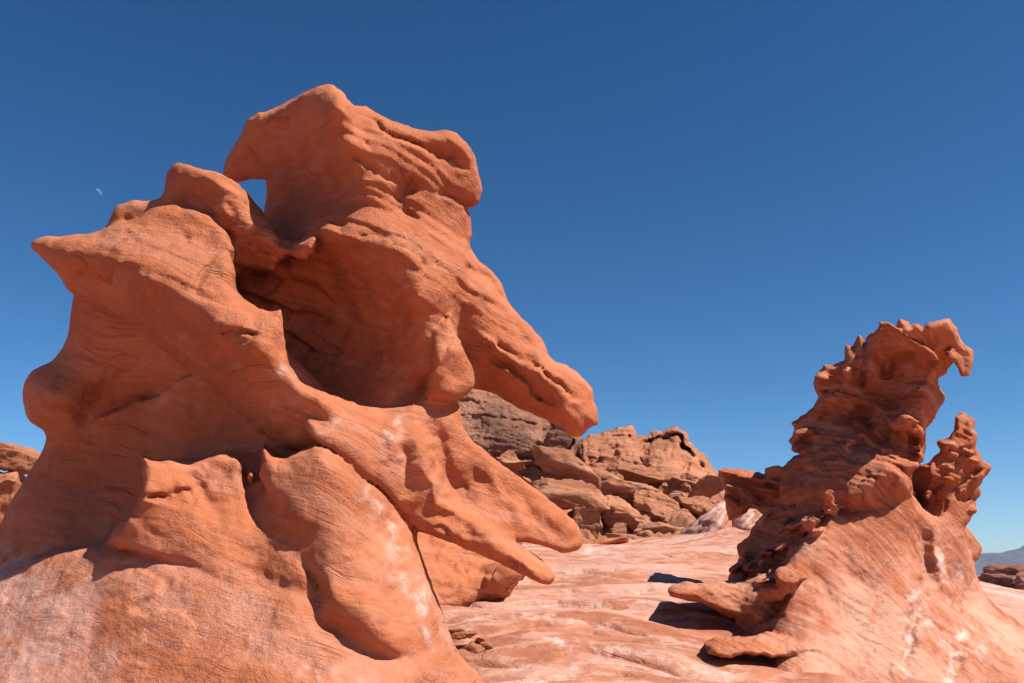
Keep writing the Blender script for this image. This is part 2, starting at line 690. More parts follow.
def ground_z(x, y):
    near = rbf(np.stack([GPT[:, 0] * 10, GPT[:, 1] * 10, GPT[:, 2]], 1), x * 10, y * 10, 6.0)
    r = np.hypot(x, y - 8)
    t = np.clip((r - 22) / 22, 0, 1)
    t = t * t * (3 - 2 * t)
    return near * (1 - t) + .25 * t


GROUND_CRACKS = [
    ([(436, 600), (500, 607), (560, 600), (620, 607), (690, 598)], 1.3, .07), ([(572, 647), (620, 655), (680, 668), (770, 684)], 1.5, .07),
    ([(640, 618), (690, 615), (745, 624)], 1.4, .09), ([(470, 634), (540, 624), (610, 634)], 1.3, .06), ([(510, 578), (580, 572), (650, 578)], 1.2, .07),
    ([(600, 560), (680, 556), (740, 552)], 1.1, .07), ([(520, 612), (600, 620), (650, 636)], 1.2, .05), ([(640, 640), (720, 650), (820, 670)], 1.5, .06),
    ([(455, 660), (540, 668), (640, 676)], 1.6, .05), ([(560, 588), (610, 592), (660, 586)], 1.1, .06)]


def build_ground():
    az = np.concatenate([np.linspace(-180, -36, 60)[:-1], np.linspace(-36, 36, 760), np.linspace(36, 180, 60)[1:]])
    rr = np.concatenate([np.linspace(.3, 6.5, 24)[:-1], np.geomspace(6.5, 30, 640)[:-1], np.geomspace(30, 3500, 70)])
    A, Rr = np.meshgrid(np.radians(az), rr, indexing='ij')
    x, y = Rr * np.sin(A), Rr * np.cos(A)
    z = ground_z(x, y)
    fx, fy = x.ravel(), y.ravel()
    zz = z.ravel()
    # low ledges of the beds: the floor climbs in small irregular steps
    q = np.stack([fx * .35, fy * .9, zz * 0 + 3], 1)
    beds = zz - .30 * fy + .06 * fx + .09 * fbm(q * .9, 3)
    st = beds * 6.0
    saw = st - np.floor(st)
    step = (np.clip(saw / .82, 0, 1) ** 1.8 - saw) / 6.0
    amt = np.clip(fbm(np.stack([fx * .5, fy * .6, zz * 0], 1), 2) * 1.6 + .45, 0, 1)
    fall = np.clip((45 - np.hypot(fx, fy)) / 30, 0, 1)
    zz = zz + step * amt * fall * 1.1
    zz = zz + fall * (.05 * fbm(np.stack([fx * .8, fy * 1.3, zz * 0], 1), 4) + .02 * fbm(np.stack([fx * 3, fy * 6, zz * 0], 1), 3))
    zz = zz + (1 - fall) * .4 * fbm(np.stack([fx * .05, fy * .05, zz * 0], 1), 3)
    d = fy * CP + (zz - CAM_Z) * SP
    uu = np.where(d > 1, W / 2 + F * fx / np.maximum(d, 1), -999)
    vv = np.where(d > 1, H / 2 - F * (-fy * SP + (zz - CAM_Z) * CP) / np.maximum(d, 1), -999)
    sel = (uu > 380) & (uu < 1030) & (vv > 520) & (vv < 700)
    su, sv, sxy = uu[sel], vv[sel], np.stack([fx[sel], fy[sel], zz[sel] * 0], 1)
    wu, wv = su + 10 * fbm(sxy * .8 + 7, 3), sv + 5 * fbm(sxy * 1.3 + 3, 4)
    broken = np.clip(fbm(sxy * 1.1 + 21, 3) * 3 + .6, 0, 1)
    dz = np.zeros(sel.sum())
    for line, w_, amp in GROUND_CRACKS:                     # open joints along the beds
        r_, side, arc = line_dist(line, wu, wv)
        dz -= broken * amp * np.exp(-(r_ / w_) ** 2) * np.clip(np.minimum(arc, 1 - arc) * 8, 0, 1)
        dz -= broken * amp * .5 * (side > 0) * np.exp(-r_ / 7) * np.clip(np.minimum(arc, 1 - arc) * 8, 0, 1)
    zz[sel] += dz
    na, nr = A.shape
    i = np.arange(na * nr).reshape(na, nr)
    q = np.stack([i[:-1, :-1], i[:-1, 1:], i[1:, 1:], i[1:, :-1]], -1).reshape(-1, 4)[:, ::-1]
    X = np.stack([fx, fy, zz], 1)
    me = mesh_from('ground', X, q)
    sp = fbm(np.stack([fx * .5, fy * .5, zz * 0], 1), 3)
    hb = zz - .42 * fy + .07 * fx + .10 * fbm(np.stack([fx * .3, fy * .3, zz * 0], 1), 2)
    band = fbm(np.stack([fx * .10, fy * .05, hb * 3.0], 1), 4)
    set_attr(me, 'salt', np.clip(.3 + band * 1.6 + sp * .25 + np.clip((fy - 12) / 8, 0, .35), 0, 1))
    streak = fbm(np.stack([fx * .16 + 9, fy * .08, hb * 4.5], 1), 4) + .25 * fbm(np.stack([fx * 2, fy * 2, zz * 0], 1), 3)
    w = np.clip((streak - .2) * 4, 0, .7) * (fy > 3)
    set_attr(me, 'white', np.maximum(w, paint([([(440, 618), (520, 612), (600, 626)], 4, .7), ([(545, 640), (640, 652), (740, 680)], 4, .8),
                                 ([(575, 551), (620, 550)], 4, .9), ([(440, 588), (520, 594)], 4, .7), ([(990, 637), (1030, 636)], 4, .8)], uu, vv)))
    return link('ground', me, M_GROUND, kind='structure')


build_ground()

# ------------------------------------------------------------------ the big left formation
c = Carving((-60, 620, 60, 740, 4.0, 8.2), 2.0, .03)

# the low skirt of the rock, nearest the camera
c.layer('base', [(-70, 760), (-70, 590), (-20, 580), (8, 566), (35, 556), (60, 550), (85, 548), (100, 544), (130, 540), (200, 520), (300, 500), (380, 495), (412, 530), (415, 545),
                 (420, 560), (428, 580), (440, 610), (450, 640), (462, 662), (487, 684), (520, 730), (520, 760)],
        [(-40, 600, 5.6), (20, 566, 5.62), (60, 553, 5.45), (100, 545, 5.25), (40, 620, 5.08), (0, 683, 4.85), (120, 600, 4.95), (120, 683, 4.6), (250, 622, 4.8), (250, 683, 4.5),
         (360, 683, 4.62), (430, 683, 4.95), (190, 572, 5.02), (300, 605, 4.84), (400, 560, 5.8), (420, 620, 5.4), (490, 700, 5.4), (330, 648, 4.72), (150, 562, 5.08), (240, 604, 4.9), (420, 672, 4.9), (200, 740, 4.3), (400, 740, 4.6)],
        .8, rnd=.10, bulge=(.25, .25), k=.10, jit=1.2)
# left block of the lit bulge
c.layer('base', [(140, 453), (151, 459), (162, 461), (172, 460), (186, 463), (205, 458), (222, 453), (238, 453), (245, 462), (243, 475), (247, 492), (252, 512), (264, 528), (273, 545), (270, 560),
                 (258, 578), (244, 588), (228, 597), (213, 582), (188, 566), (150, 558), (117, 549), (104, 545), (118, 524), (134, 508), (143, 490), (143, 470)],
        [(140, 455, 5.30), (190, 465, 5.38), (240, 458, 5.42), (145, 495, 5.14), (200, 500, 5.24), (245, 500, 5.33), (200, 540, 5.10), (262, 545, 5.16), (230, 585, 5.0), (112, 545, 5.12), (160, 545, 5.07)],
        .8, rnd=.04, bulge=(.05, .06), k=.02, jit=1.6,
        strokes=[('g', [(140, 500), (165, 493), (185, 490), (200, 500)], 3.5, .05), ('l', [(205, 505), (195, 490), (178, 491), (145, 500)], 10, .03), ('g', [(190, 470), (200, 490), (215, 510)], 5, .03)])
# right block of the lit bulge
c.layer('base', [(262, 439), (269, 451), (282, 460), (300, 453), (320, 445), (346, 461), (364, 480), (378, 488), (398, 508), (414, 530), (416, 548), (422, 570), (432, 600), (438, 630), (432, 650), (421, 668),
                 (395, 664), (365, 652), (335, 640), (306, 632), (312, 612), (322, 590), (312, 574), (290, 560), (277, 548), (279, 530), (274, 505), (262, 490), (257, 470)],
        [(262, 442, 5.42), (285, 470, 5.3), (320, 455, 5.24), (346, 470, 5.22), (370, 490, 5.34), (410, 530, 5.72), (300, 520, 5.08), (350, 540, 5.0), (390, 560, 5.2), (420, 590, 5.42), (330, 590, 4.8), (370, 610, 4.78), (400, 640, 4.88),
         (430, 640, 5.2), (340, 630, 4.84), (283, 550, 5.14)],
        .8, rnd=.08, bulge=(.10, .12), k=.04, jit=1.2,
        strokes=[('g', [(340, 560), (345, 580), (360, 600), (385, 610)], 14, .03)])
# floor of the crack between the two blocks
c.layer('base', [(232, 452), (285, 455), (300, 560), (322, 590), (312, 606), (285, 588), (250, 570), (240, 520)],
        [(240, 460, 5.72), (280, 460, 5.6), (250, 500, 5.44), (275, 510, 5.26), (272, 550, 5.1), (285, 575, 4.98), (305, 600, 4.9), (230, 590, 5.1)], .6, rnd=.08, k=.06)
c.layer('base', [(243, 466), (250, 464), (257, 472), (256, 484), (250, 489), (245, 482)], [(244, 475, 5.5), (250, 476, 5.42), (256, 478, 5.5), (250, 465, 5.5), (250, 488, 5.45)], .3, rnd=.05, bulge=(.05, .05), k=.02)
# shaded hollow under the wing
c.layer('base', [(48, 434), (40, 426), (30, 420), (25, 405), (24, 390), (28, 378), (36, 370), (52, 363), (62, 352), (70, 335), (72, 315), (75, 290), (110, 280), (250, 290), (330, 400), (410, 480), (410, 560), (200, 600),
                 (-60, 640), (-60, 600), (-20, 560), (0, 532), (11, 504), (33, 470), (46, 448)],
        [(75, 298, 6.45), (60, 360, 6.6), (25, 395, 6.75), (45, 395, 6.42), (80, 360, 6.45), (110, 330, 6.35), (160, 350, 6.28), (200, 385, 6.12), (140, 400, 6.5), (100, 400, 6.45), (100, 440, 6.55), (60, 430, 6.5), (45, 440, 6.6),
         (250, 430, 5.95), (200, 430, 6.2), (170, 400, 6.4), (290, 450, 5.85), (180, 470, 6.2), (100, 500, 6.4), (40, 500, 6.45), (0, 560, 6.3), (60, 550, 6.1), (130, 530, 6.1), (-40, 620, 6.2), (380, 470, 6.0)],
        1.0, rnd=.14, bulge=(.25, .3), k=.05, jit=1.0,
        strokes=[('l', [(205, 368), (175, 384), (140, 402), (110, 412), (80, 430)], 28, .16, 3), ('g', [(75, 440), (95, 405), (130, 365)], 16, .05), ('g', [(165, 450), (200, 425), (250, 425)], 14, .04)])
# wing, ridge and spur
c.layer('wing', [(31, 245), (36, 240), (45, 237), (60, 237), (85, 236), (100, 232), (112, 226), (130, 220), (160, 205), (200, 205), (225, 225), (235, 245), (235, 259), (234, 275), (235, 288), (241, 298), (258, 307),
                 (270, 312), (278, 308), (286, 302), (282, 313), (284, 331), (287, 363), (296, 379), (309, 391), (326, 395), (345, 420), (346, 455), (319, 447), (300, 452), (280, 450),
                 (250, 428), (225, 402), (200, 380), (150, 340), (110, 312), (90, 300), (76, 294), (68, 288), (60, 275), (48, 262), (36, 250)],
        [(31, 245, 6.25), (40, 242, 6.2), (60, 239, 6.15), (100, 236, 6.15), (70, 255, 5.98), (100, 252, 5.88), (120, 260, 5.74), (150, 280, 5.62), (180, 302, 5.58), (215, 322, 5.50), (260, 346, 5.42), (300, 378, 5.44), (325, 400, 5.48),
         (130, 235, 6.05), (160, 228, 6.15), (190, 226, 6.2), (160, 255, 5.82), (200, 265, 5.8), (225, 262, 5.85), (232, 290, 5.75), (220, 250, 6.0), (210, 240, 6.15), (255, 312, 5.68), (275, 325, 5.58), (282, 345, 5.58), (240, 320, 5.52),
         (50, 262, 6.15), (75, 292, 6.35), (110, 312, 6.25), (150, 340, 6.15), (110, 285, 6.0), (150, 310, 5.9), (200, 350, 5.78), (200, 378, 6.0), (250, 395, 5.65), (250, 426, 5.9), (300, 430, 5.6), (320, 445, 5.65)],
        .75, rnd=.10, bulge=(.06, .1), k=.03, jit=1.4, c=6,
        strokes=[('l', [(60, 262), (95, 285), (130, 315), (170, 345), (205, 380), (250, 415)], 9, .05), ('g', [(70, 250), (90, 268), (110, 285)], 2.2, .05), ('g', [(220, 334), (240, 331), (258, 336)], 2.5, .06, 8),
                 ('l', [(262, 336), (240, 347), (222, 340)], 8, .05), ('g', [(215, 262), (200, 280), (192, 295)], 4, .07), ('g', [(181, 235), (188, 242)], 2.5, .05), ('g', [(222, 345), (235, 365), (250, 372)], 7, .04)])
# spur running down to the right
c.layer('spur', [(300, 385), (326, 394), (348, 401), (365, 405), (390, 408), (405, 404), (417, 394), (430, 396), (448, 398), (458, 406), (460, 425), (470, 440), (485, 450), (500, 462), (515, 472), (530, 485),
                 (545, 498), (560, 510), (575, 524), (582, 538), (580, 548), (566, 553), (548, 546), (530, 541), (512, 540), (530, 553), (543, 563), (556, 576), (550, 584), (541, 583), (520, 571), (490, 557), (470, 549), (440, 537), (414, 528), (397, 508),
                 (376, 488), (362, 479), (344, 461), (319, 446), (300, 430)],
        [(300, 400, 5.5), (320, 430, 5.45), (345, 408, 5.68), (350, 440, 5.45), (380, 415, 5.82), (380, 450, 5.6), (400, 490, 5.62), (416, 405, 5.95), (416, 450, 5.75), (410, 520, 5.72), (440, 440, 5.95), (435, 490, 5.82), (455, 410, 6.2),
         (470, 445, 6.25), (460, 490, 6.12), (470, 520, 5.92), (500, 470, 6.35), (520, 520, 6.2), (560, 515, 6.45), (578, 540, 6.5), (560, 552, 6.35), (510, 560, 5.95), (440, 530, 5.75), (545, 578, 5.95), (525, 560, 5.98), (530, 540, 6.2)],
        .55, rnd=.06, bulge=(.06, .10), k=.03, jit=1.2,
        strokes=[('g', [(432, 415), (440, 450), (452, 485), (470, 505)], 11, .12), ('g', [(418, 420), (424, 460), (436, 500), (470, 525), (520, 556)], 7, -.07), ('g', [(478, 455), (500, 490), (530, 530)], 7, -.05), ('g', [(402, 440), (408, 475), (402, 500)], 8, .06),
                 ('g', [(390, 420), (392, 450), (385, 470)], 8, -.04), ('g', [(500, 480), (535, 515), (565, 545)], 6, .03), ('l', [(414, 520), (470, 540), (540, 575)], 6, .05)])
# knob behind the wing, and the rim of the hole
c.layer('knob', [(100, 250), (105, 230), (110, 222), (113, 212), (118, 206), (125, 204), (133, 200), (145, 202), (160, 199), (165, 192), (166, 178), (170, 167), (178, 163), (188, 166), (205, 171), (218, 173), (228, 179), (240, 187),
                 (250, 198), (258, 208), (264, 216), (276, 226), (290, 236), (300, 232), (309, 225), (320, 228), (327, 240), (322, 252), (312, 264), (300, 268), (285, 262), (275, 280), (240, 280), (180, 260), (120, 255)],
        [(105, 230, 6.75), (135, 203, 6.75), (160, 202, 6.7), (135, 225, 6.75), (168, 180, 6.6), (178, 166, 6.5), (205, 173, 6.35), (190, 200, 6.45), (170, 215, 6.7), (195, 222, 6.58), (230, 183, 6.35), (225, 210, 6.25), (222, 235, 6.4), (250, 202, 6.45), (245, 230, 6.2), (262, 220, 6.35),
         (275, 240, 6.15), (290, 238, 6.3), (300, 245, 6.1), (315, 235, 6.1), (300, 262, 6.15), (260, 262, 6.4), (200, 240, 6.3)],
        .5, rnd=.09, bulge=(.10, .09), k=.05, jit=1.2,
        strokes=[('g', [(170, 210), (190, 200), (215, 190)], 4, .03), ('g', [(225, 200), (235, 215), (228, 238), (212, 245)], 5, .04), ('l', [(290, 262), (262, 255), (235, 240)], 8, .08), ('g', [(220, 240), (245, 236), (262, 228)], 3, .04)])
# head, with the hollow below its brow
c.layer('head', [(224, 180), (224, 165), (229, 155), (235, 145), (245, 130), (247, 121), (255, 116), (258, 112), (263, 113), (275, 109), (290, 101), (305, 92), (318, 87), (330, 85), (340, 90), (348, 101), (355, 108), (364, 106), (372, 111), (385, 120),
                 (405, 127), (425, 132), (438, 132), (448, 130), (458, 136), (468, 146), (475, 160), (477, 172), (481, 188), (479, 200), (473, 206), (466, 206), (470, 218), (471, 235), (469, 243), (470, 254), (480, 300), (474, 350), (460, 400),
                 (400, 430), (320, 420), (280, 400), (262, 340), (230, 290), (232, 250), (258, 232), (266, 222), (264, 212), (267, 200), (268, 190), (267, 179), (251, 177), (239, 182), (230, 183)],
        [(225, 175, 7.6), (240, 150, 7.35), (250, 120, 7.15), (262, 200, 7.45), (290, 105, 6.8), (290, 160, 6.95), (290, 215, 7.15), (330, 90, 6.32), (343, 110, 6.12), (349, 150, 6.12), (330, 165, 6.45), (325, 200, 6.6), (360, 110, 6.42), (385, 122, 6.36), (360, 150, 6.14),
         (400, 150, 6.24), (440, 140, 6.46), (470, 160, 6.64), (478, 190, 6.78), (440, 180, 6.5), (400, 190, 6.32), (365, 190, 6.18), (455, 205, 6.68), (465, 235, 6.72), (430, 215, 6.46), (395, 215, 6.2), (350, 215, 6.14), (322, 228, 6.1), (350, 238, 5.98),
         (400, 245, 5.96), (430, 260, 6.1), (460, 270, 6.4), (470, 320, 6.75), (440, 300, 6.1), (415, 290, 5.95), (370, 275, 6.15), (330, 265, 6.4), (290, 270, 6.6), (250, 270, 6.75), (250, 300, 6.8), (300, 310, 6.78), (350, 310, 6.6), (400, 320, 6.25),
         (425, 335, 6.1), (320, 350, 6.75), (370, 360, 6.55), (410, 370, 6.25), (390, 395, 6.2), (340, 395, 6.5), (290, 360, 6.8), (430, 370, 6.15), (450, 380, 6.6), (380, 425, 6.2)],
        .75, rnd=.10, bulge=(.10, .12), k=.05, jit=1.4, c=8,
        strokes=[('l', [(472, 172), (440, 156), (405, 143), (372, 128), (355, 112)], 9, .10), ('g', [(362, 120), (385, 133), (410, 143), (432, 150)], 2.2, .06), ('g', [(418, 178), (400, 196), (402, 212), (422, 222)], 9, .09),
                 ('l', [(400, 186), (375, 172), (345, 152)], 9, .06), ('l', [(474, 207), (450, 200), (430, 192)], 8, .10), ('g', [(300, 95), (270, 112), (250, 122)], 3, .05), ('l', [(345, 230), (330, 222), (308, 228)], 8, .14),
                 ('l', [(420, 300), (425, 270), (410, 250), (380, 240), (350, 235)], 14, .08), ('p', [(257, 270), (257.5, 270)], 7, .07)])
# column at the mouth of the hollow
c.layer('column', [(443, 317), (452, 309), (455, 322), (457, 335), (464, 346), (472, 362), (475, 378), (472, 387), (462, 398), (440, 402), (420, 405), (425, 388), (432, 361), (430, 331)],
        [(452, 312, 6.2), (440, 330, 6.1), (455, 350, 6.0), (470, 370, 6.15), (465, 392, 6.1), (440, 370, 5.95), (430, 395, 5.98), (445, 395, 5.98)],
        .4, rnd=.08, bulge=(.08, .08), k=.05, jit=1.2, strokes=[('l', [(440, 375), (446, 350), (452, 320)], 5, .04)])
# snout reaching out over the valley
c.layer('snout', [(430, 300), (450, 262), (470, 252), (475, 258), (488, 268), (496, 277), (503, 289), (508, 303), (511, 307), (520, 318), (531, 327), (540, 338), (546, 352), (553, 362), (563, 365), (575, 371), (585, 382), (592, 392), (592, 401), (597, 412),
                  (597, 424), (590, 425), (586, 431), (577, 437), (569, 432), (558, 423), (545, 418), (528, 410), (508, 401), (497, 393), (480, 388), (465, 385), (450, 360), (440, 330)],
        [(470, 256, 6.75), (450, 300, 6.5), (490, 270, 6.8), (508, 305, 6.8), (480, 300, 6.5), (470, 340, 6.55), (500, 340, 6.45), (540, 345, 6.65), (520, 370, 6.38), (480, 375, 6.6), (510, 395, 6.55), (550, 385, 6.38), (575, 375, 6.55), (592, 400, 6.6), (560, 410, 6.42),
         (580, 430, 6.55), (540, 410, 6.55)],
        .5, rnd=.08, bulge=(.10, .12), k=.06, jit=1.6,
        strokes=[('l', [(585, 405), (555, 385), (525, 360), (500, 345), (478, 330)], 12, .13), ('l', [(560, 408), (530, 392), (505, 368), (485, 360)], 9, .12), ('g', [(478, 262), (492, 280), (505, 305)], 3.5, .07), ('g', [(530, 345), (545, 370), (580, 395)], 5, -.04),
                 ('g', [(515, 322), (535, 345)], 4, .04), ('g', [(585, 385), (590, 415)], 4, .03)])


def weather_left(X, lab, u, v):
    up = np.clip((400 - v) / 120, .12, 1) * np.where(lab == c.names.index('wing'), .38, 1)
    bed = X @ np.array([.30, .10, 1.0], np.float32)
    e = .030 * np.clip(fbm(X * 2.0, 3) + .3, 0, 1)
    e += up * .07 * np.sqrt(np.clip(noise(X * 2.1 + 9) - .10, 0, 1))
    m = np.clip(fbm(X * .8 + 13, 2) * 2.5 + .55, 0, 1)
    e += np.clip(up * 1.1 - .12, .03, 1) * m * .15 * beds(X, (.42, -.10, .9), 3.4, .5, 3)
    e += np.clip(up * 1.1 - .12, .06, 1) * .04 * beds(X, (.42, -.10, .9), 10, .5, 8)
    sp_ = lab == c.names.index('spur')
    e += sp_ * .035 * np.sqrt(np.clip(noise(X * np.array([3.2, 3.2, 1.1], np.float32) + 4) - .08, 0, .6))
    e += sp_ * .03 * np.clip(fbm(X * 5 + 2, 3), 0, 1)
    e += terrace(X, .035, 1.1, 2.6)
    return e


c.erode(weather_left, .010)
X, Q, u, v, d, lab = c.mesh(smooth=1)
N = vnorm(X, Q)
disp = .012 * fbm(X * 6, 4)
X = X + N * disp[:, None]
sp = fbm(X * 1.1 + 4, 3)
salt = np.clip((v - 535) / 60, 0, 1) * np.clip(.5 + sp * 1.3, 0, .85) * np.clip(1.35 - (u - 120) / 320, .3, 1) + paint([([(270, 395), (300, 420), (330, 430)], 18, .6), ([(395, 420), (392, 455)], 10, .9), ([(375, 500), (400, 560), (430, 640)], 14, .7), ([(255, 375), (285, 370)], 12, .6), ([(200, 375), (150, 405)], 6, .6), ([(10, 560), (20, 640)], 22, .8)], u, v)
white = paint([([(380, 495), (395, 540), (405, 590)], 6, .5), ([(405, 590), (420, 600), (432, 640)], 8, .65), ([(392, 425), (390, 445)], 7, .8), ([(372, 490), (382, 505)], 5, .8), ([(250, 640), (330, 675)], 9, .5), ([(60, 660), (160, 640)], 12, .45), ([(0, 650), (40, 600)], 12, .5), ([(255, 376), (280, 366)], 5, .6)], u, v)
split_parts('rock_formation', X, Q, lab, c.names, M_LEFT, {'salt': np.clip(salt, 0, 1), 'white': np.clip(white, 0, 1)},
            'huge orange sandstone formation with a window hole under its beaked head', 'rock formation')
del c

# ------------------------------------------------------------------ the spiky right formation
c = Carving((645, 1090, 300, 740, 8.2, 13.6), 1.4, .04)
SP_PTS = [(790, 440, 12.1), (815, 385, 12.0), (860, 345, 11.7), (885, 328, 10.95), (830, 400, 11.6), (850, 380, 11.5), (870, 365, 11.25), (897, 335, 10.65), (930, 328, 10.5), (950, 325, 10.6), (935, 350, 10.75), (955, 350, 10.9), (900, 360, 11.1), (885, 375, 11.35),
          (910, 372, 11.05), (925, 400, 10.85), (940, 397, 11.1), (890, 410, 11.3), (860, 420, 11.5), (830, 430, 11.55), (810, 450, 11.6), (845, 445, 11.05), (880, 440, 11.05), (905, 430, 10.9), (915, 450, 10.95), (890, 470, 10.35), (850, 480, 10.4), (820, 490, 10.8),
          (905, 488, 10.45), (870, 492, 10.3), (850, 498, 10.35), (910, 505, 10.8), (860, 530, 10.9), (800, 500, 11.3)]
c.layer('spire', [(780, 500), (783, 470), (795, 458), (804, 455), (795, 449), (791, 441), (796, 429), (793, 423), (802, 417), (812, 411), (820, 397), (815, 383), (824, 367), (835, 367), (847, 362), (847, 347), (854, 349), (860, 337), (866, 352), (868, 339), (877, 331),
                  (881, 324), (889, 325), (897, 330), (901, 321), (907, 324), (909, 328), (917, 325), (922, 331), (929, 325), (947, 321), (955, 329), (957, 339), (962, 348), (958, 358), (952, 361), (944, 371), (935, 378), (938, 388), (943, 397),
                  (934, 414), (922, 431), (924, 440), (922, 459), (910, 470), (915, 500), (930, 540), (900, 560), (820, 540), (790, 520)],
        SP_PTS, .9, rnd=.045, bulge=(.10, .16), k=.03, jit=2.2, c=5, cham=0,
        strokes=[('p', [(892, 365), (893, 366)], 11, .25), ('g', [(868, 350), (864, 370), (860, 392)], 4, .12), ('g', [(820, 412), (860, 418), (900, 450)], 8, .10), ('l', [(872, 436), (858, 422), (838, 423)], 9, .12), ('l', [(905, 470), (890, 452), (870, 440)], 10, .1),
                 ('g', [(895, 470), (880, 500)], 8, .10), ('g', [(835, 372), (850, 385)], 6, .06), ('g', [(842, 392), (880, 412), (905, 438)], 6, -.08)])


def plate(part, cu, cv_, ln, th, ang, dd, thick=.35, seed=0, pull=.0):
    """A flake of rock: a long thin outline with a ragged edge."""
    rg = random.Random(seed)
    ca, sa = math.cos(ang), math.sin(ang)
    out_ = []
    for k in range(12):
        a = 2 * math.pi * k / 12
        r = 1 + rg.uniform(-.22, .22)
        x, y = ln / 2 * math.cos(a) * r, th / 2 * math.sin(a) * r
        out_.append((cu + x * ca - y * sa, cv_ + x * sa + y * ca))
    p1 = (cu - ln / 2 * ca, cv_ - ln / 2 * sa)
    p2 = (cu + ln / 2 * ca, cv_ + ln / 2 * sa)
    c.layer(part, out_, [(*p1, dd + .06 - pull), (*p2, dd + .06 + pull), (cu + sa * th / 2, cv_ - ca * th / 2, dd + .10), (cu - sa * th / 2, cv_ + ca * th / 2, dd + .02), (cu, cv_, dd)], thick, rnd=.04, bulge=(.05, .06), k=.018, jit=1.6, cham=0)


# brow, rib and knobs standing out of the spire
c.layer('spire', [(887, 325), (897, 329), (908, 334), (920, 341), (932, 350), (939, 357), (938, 362), (930, 358), (915, 351), (900, 343), (886, 336), (878, 332)],
        [(885, 330, 10.8), (910, 340, 10.5), (938, 359, 10.45)], .4, rnd=.03, bulge=(.03, .05), k=.02, jit=1.4, cham=0)
c.layer('spire', [(911, 368), (915, 369), (920, 383), (924, 402), (922, 414), (918, 408), (917, 392)], [(913, 370, 10.92), (921, 390, 10.78), (921, 410, 10.72)], .35, rnd=.03, k=.02, jit=1.2, cham=0)
c.layer('spire', [(884, 419), (896, 415), (908, 410), (916, 413), (920, 424), (923, 437), (912, 441), (900, 432), (888, 426)], [(886, 421, 10.85), (914, 415, 10.66), (905, 428, 10.58), (920, 436, 10.7)], .4, rnd=.04, bulge=(.05, .06), k=.02, jit=1.8, cham=0)
for k_, (cu, cv_, ww, hh, dd) in enumerate([(851, 428, 24, 15, 10.92), (862, 438, 17, 13, 10.86), (850, 443, 22, 13, 10.82), (843, 455, 24, 12, 10.78), (856, 456, 16, 11, 10.74), (838, 466, 26, 11, 10.72), (852, 469, 16, 10, 10.64), (846, 478, 20, 9, 10.62),
                                            (884, 449, 26, 12, 10.68), (902, 464, 30, 14, 10.5), (893, 456, 18, 10, 10.6), (910, 448, 26, 26, 10.66), (879, 387, 5, 13, 11.1), (897, 360, 14, 4, 10.98), (866, 405, 8, 5, 11.15), (826, 378, 22, 10, 11.6), (852, 372, 16, 22, 11.3), (806, 432, 22, 10, 11.6),
                                            (800, 446, 16, 8, 11.7), (820, 470, 30, 9, 11.15), (808, 480, 30, 9, 11.2)]):
    plate('spire', cu, cv_, ww, hh, R([-10, 25, -15, -30, -20, -32, -20, -30, 28, 8, 20, 70, 75, 8, 10, -8, 75, -20, -10, -25, -25][k_]), dd, .4, 60 + k_)
# hooked beak of the spire
c.layer('beak', [(943, 338), (956, 338), (963, 346), (972, 351), (971, 362), (968, 374), (963, 375), (959, 367), (957, 361), (948, 358)],
        [(948, 345, 10.82), (965, 352, 10.92), (966, 370, 10.92), (955, 350, 10.82)], .16, rnd=.03, bulge=(.03, .05), k=.03, jit=.8, cham=0)
c.layer('horn', [(900, 490), (906, 472), (918, 468), (929, 465), (937, 457), (942, 452), (939, 443), (949, 438), (957, 431), (957, 418), (963, 414), (974, 422), (972, 430), (976, 434), (974, 448), (980, 461), (990, 468), (984, 477), (977, 487), (980, 493), (973, 500),
                 (971, 512), (966, 522), (962, 530), (972, 600), (940, 620), (915, 580), (905, 520)],
        [(963, 418, 11.6), (958, 440, 11.45), (940, 455, 11.5), (975, 450, 11.5), (988, 469, 11.6), (960, 470, 11.3), (930, 470, 11.4), (912, 480, 11.8), (920, 500, 11.85), (945, 500, 11.25), (970, 500, 11.5), (935, 530, 11.3), (955, 540, 11.1), (965, 580, 11.3), (925, 560, 11.2)],
        .45, rnd=.045, bulge=(.10, .14), k=.03, jit=2.2, cham=0,
        strokes=[('g', [(938, 465), (930, 490), (925, 520)], 5, -.12), ('p', [(965, 452), (972, 456)], 6, .14), ('l', [(985, 470), (968, 478), (955, 492), (945, 515)], 9, .12), ('g', [(955, 492), (965, 500)], 4, .09)])
for k_, (cu, cv_, ww, hh, dd) in enumerate([(932, 474, 12, 20, 11.2), (968, 451, 14, 5, 11.35), (971, 459, 15, 5, 11.35), (928, 494, 10, 14, 11.3), (962, 492, 16, 8, 11.2), (975, 478, 22, 7, 11.4), (950, 445, 14, 7, 11.35), (927, 520, 12, 14, 11.2), (970, 510, 10, 8, 11.4)]):
    plate('horn', cu, cv_, ww, hh, R([30, 25, 20, 10, -35, -40, -25, 0, -30][k_]), dd, .35, 90 + k_)
c.layer('horn', [(955, 535), (966, 528), (974, 540), (980, 549), (977, 558), (970, 562), (975, 592), (978, 610), (950, 610)], [(965, 535, 12.0), (978, 550, 12.1), (970, 590, 12.0), (955, 570, 11.9)], .4, rnd=.05, bulge=(.1, .12), k=.03, jit=2, cham=0)
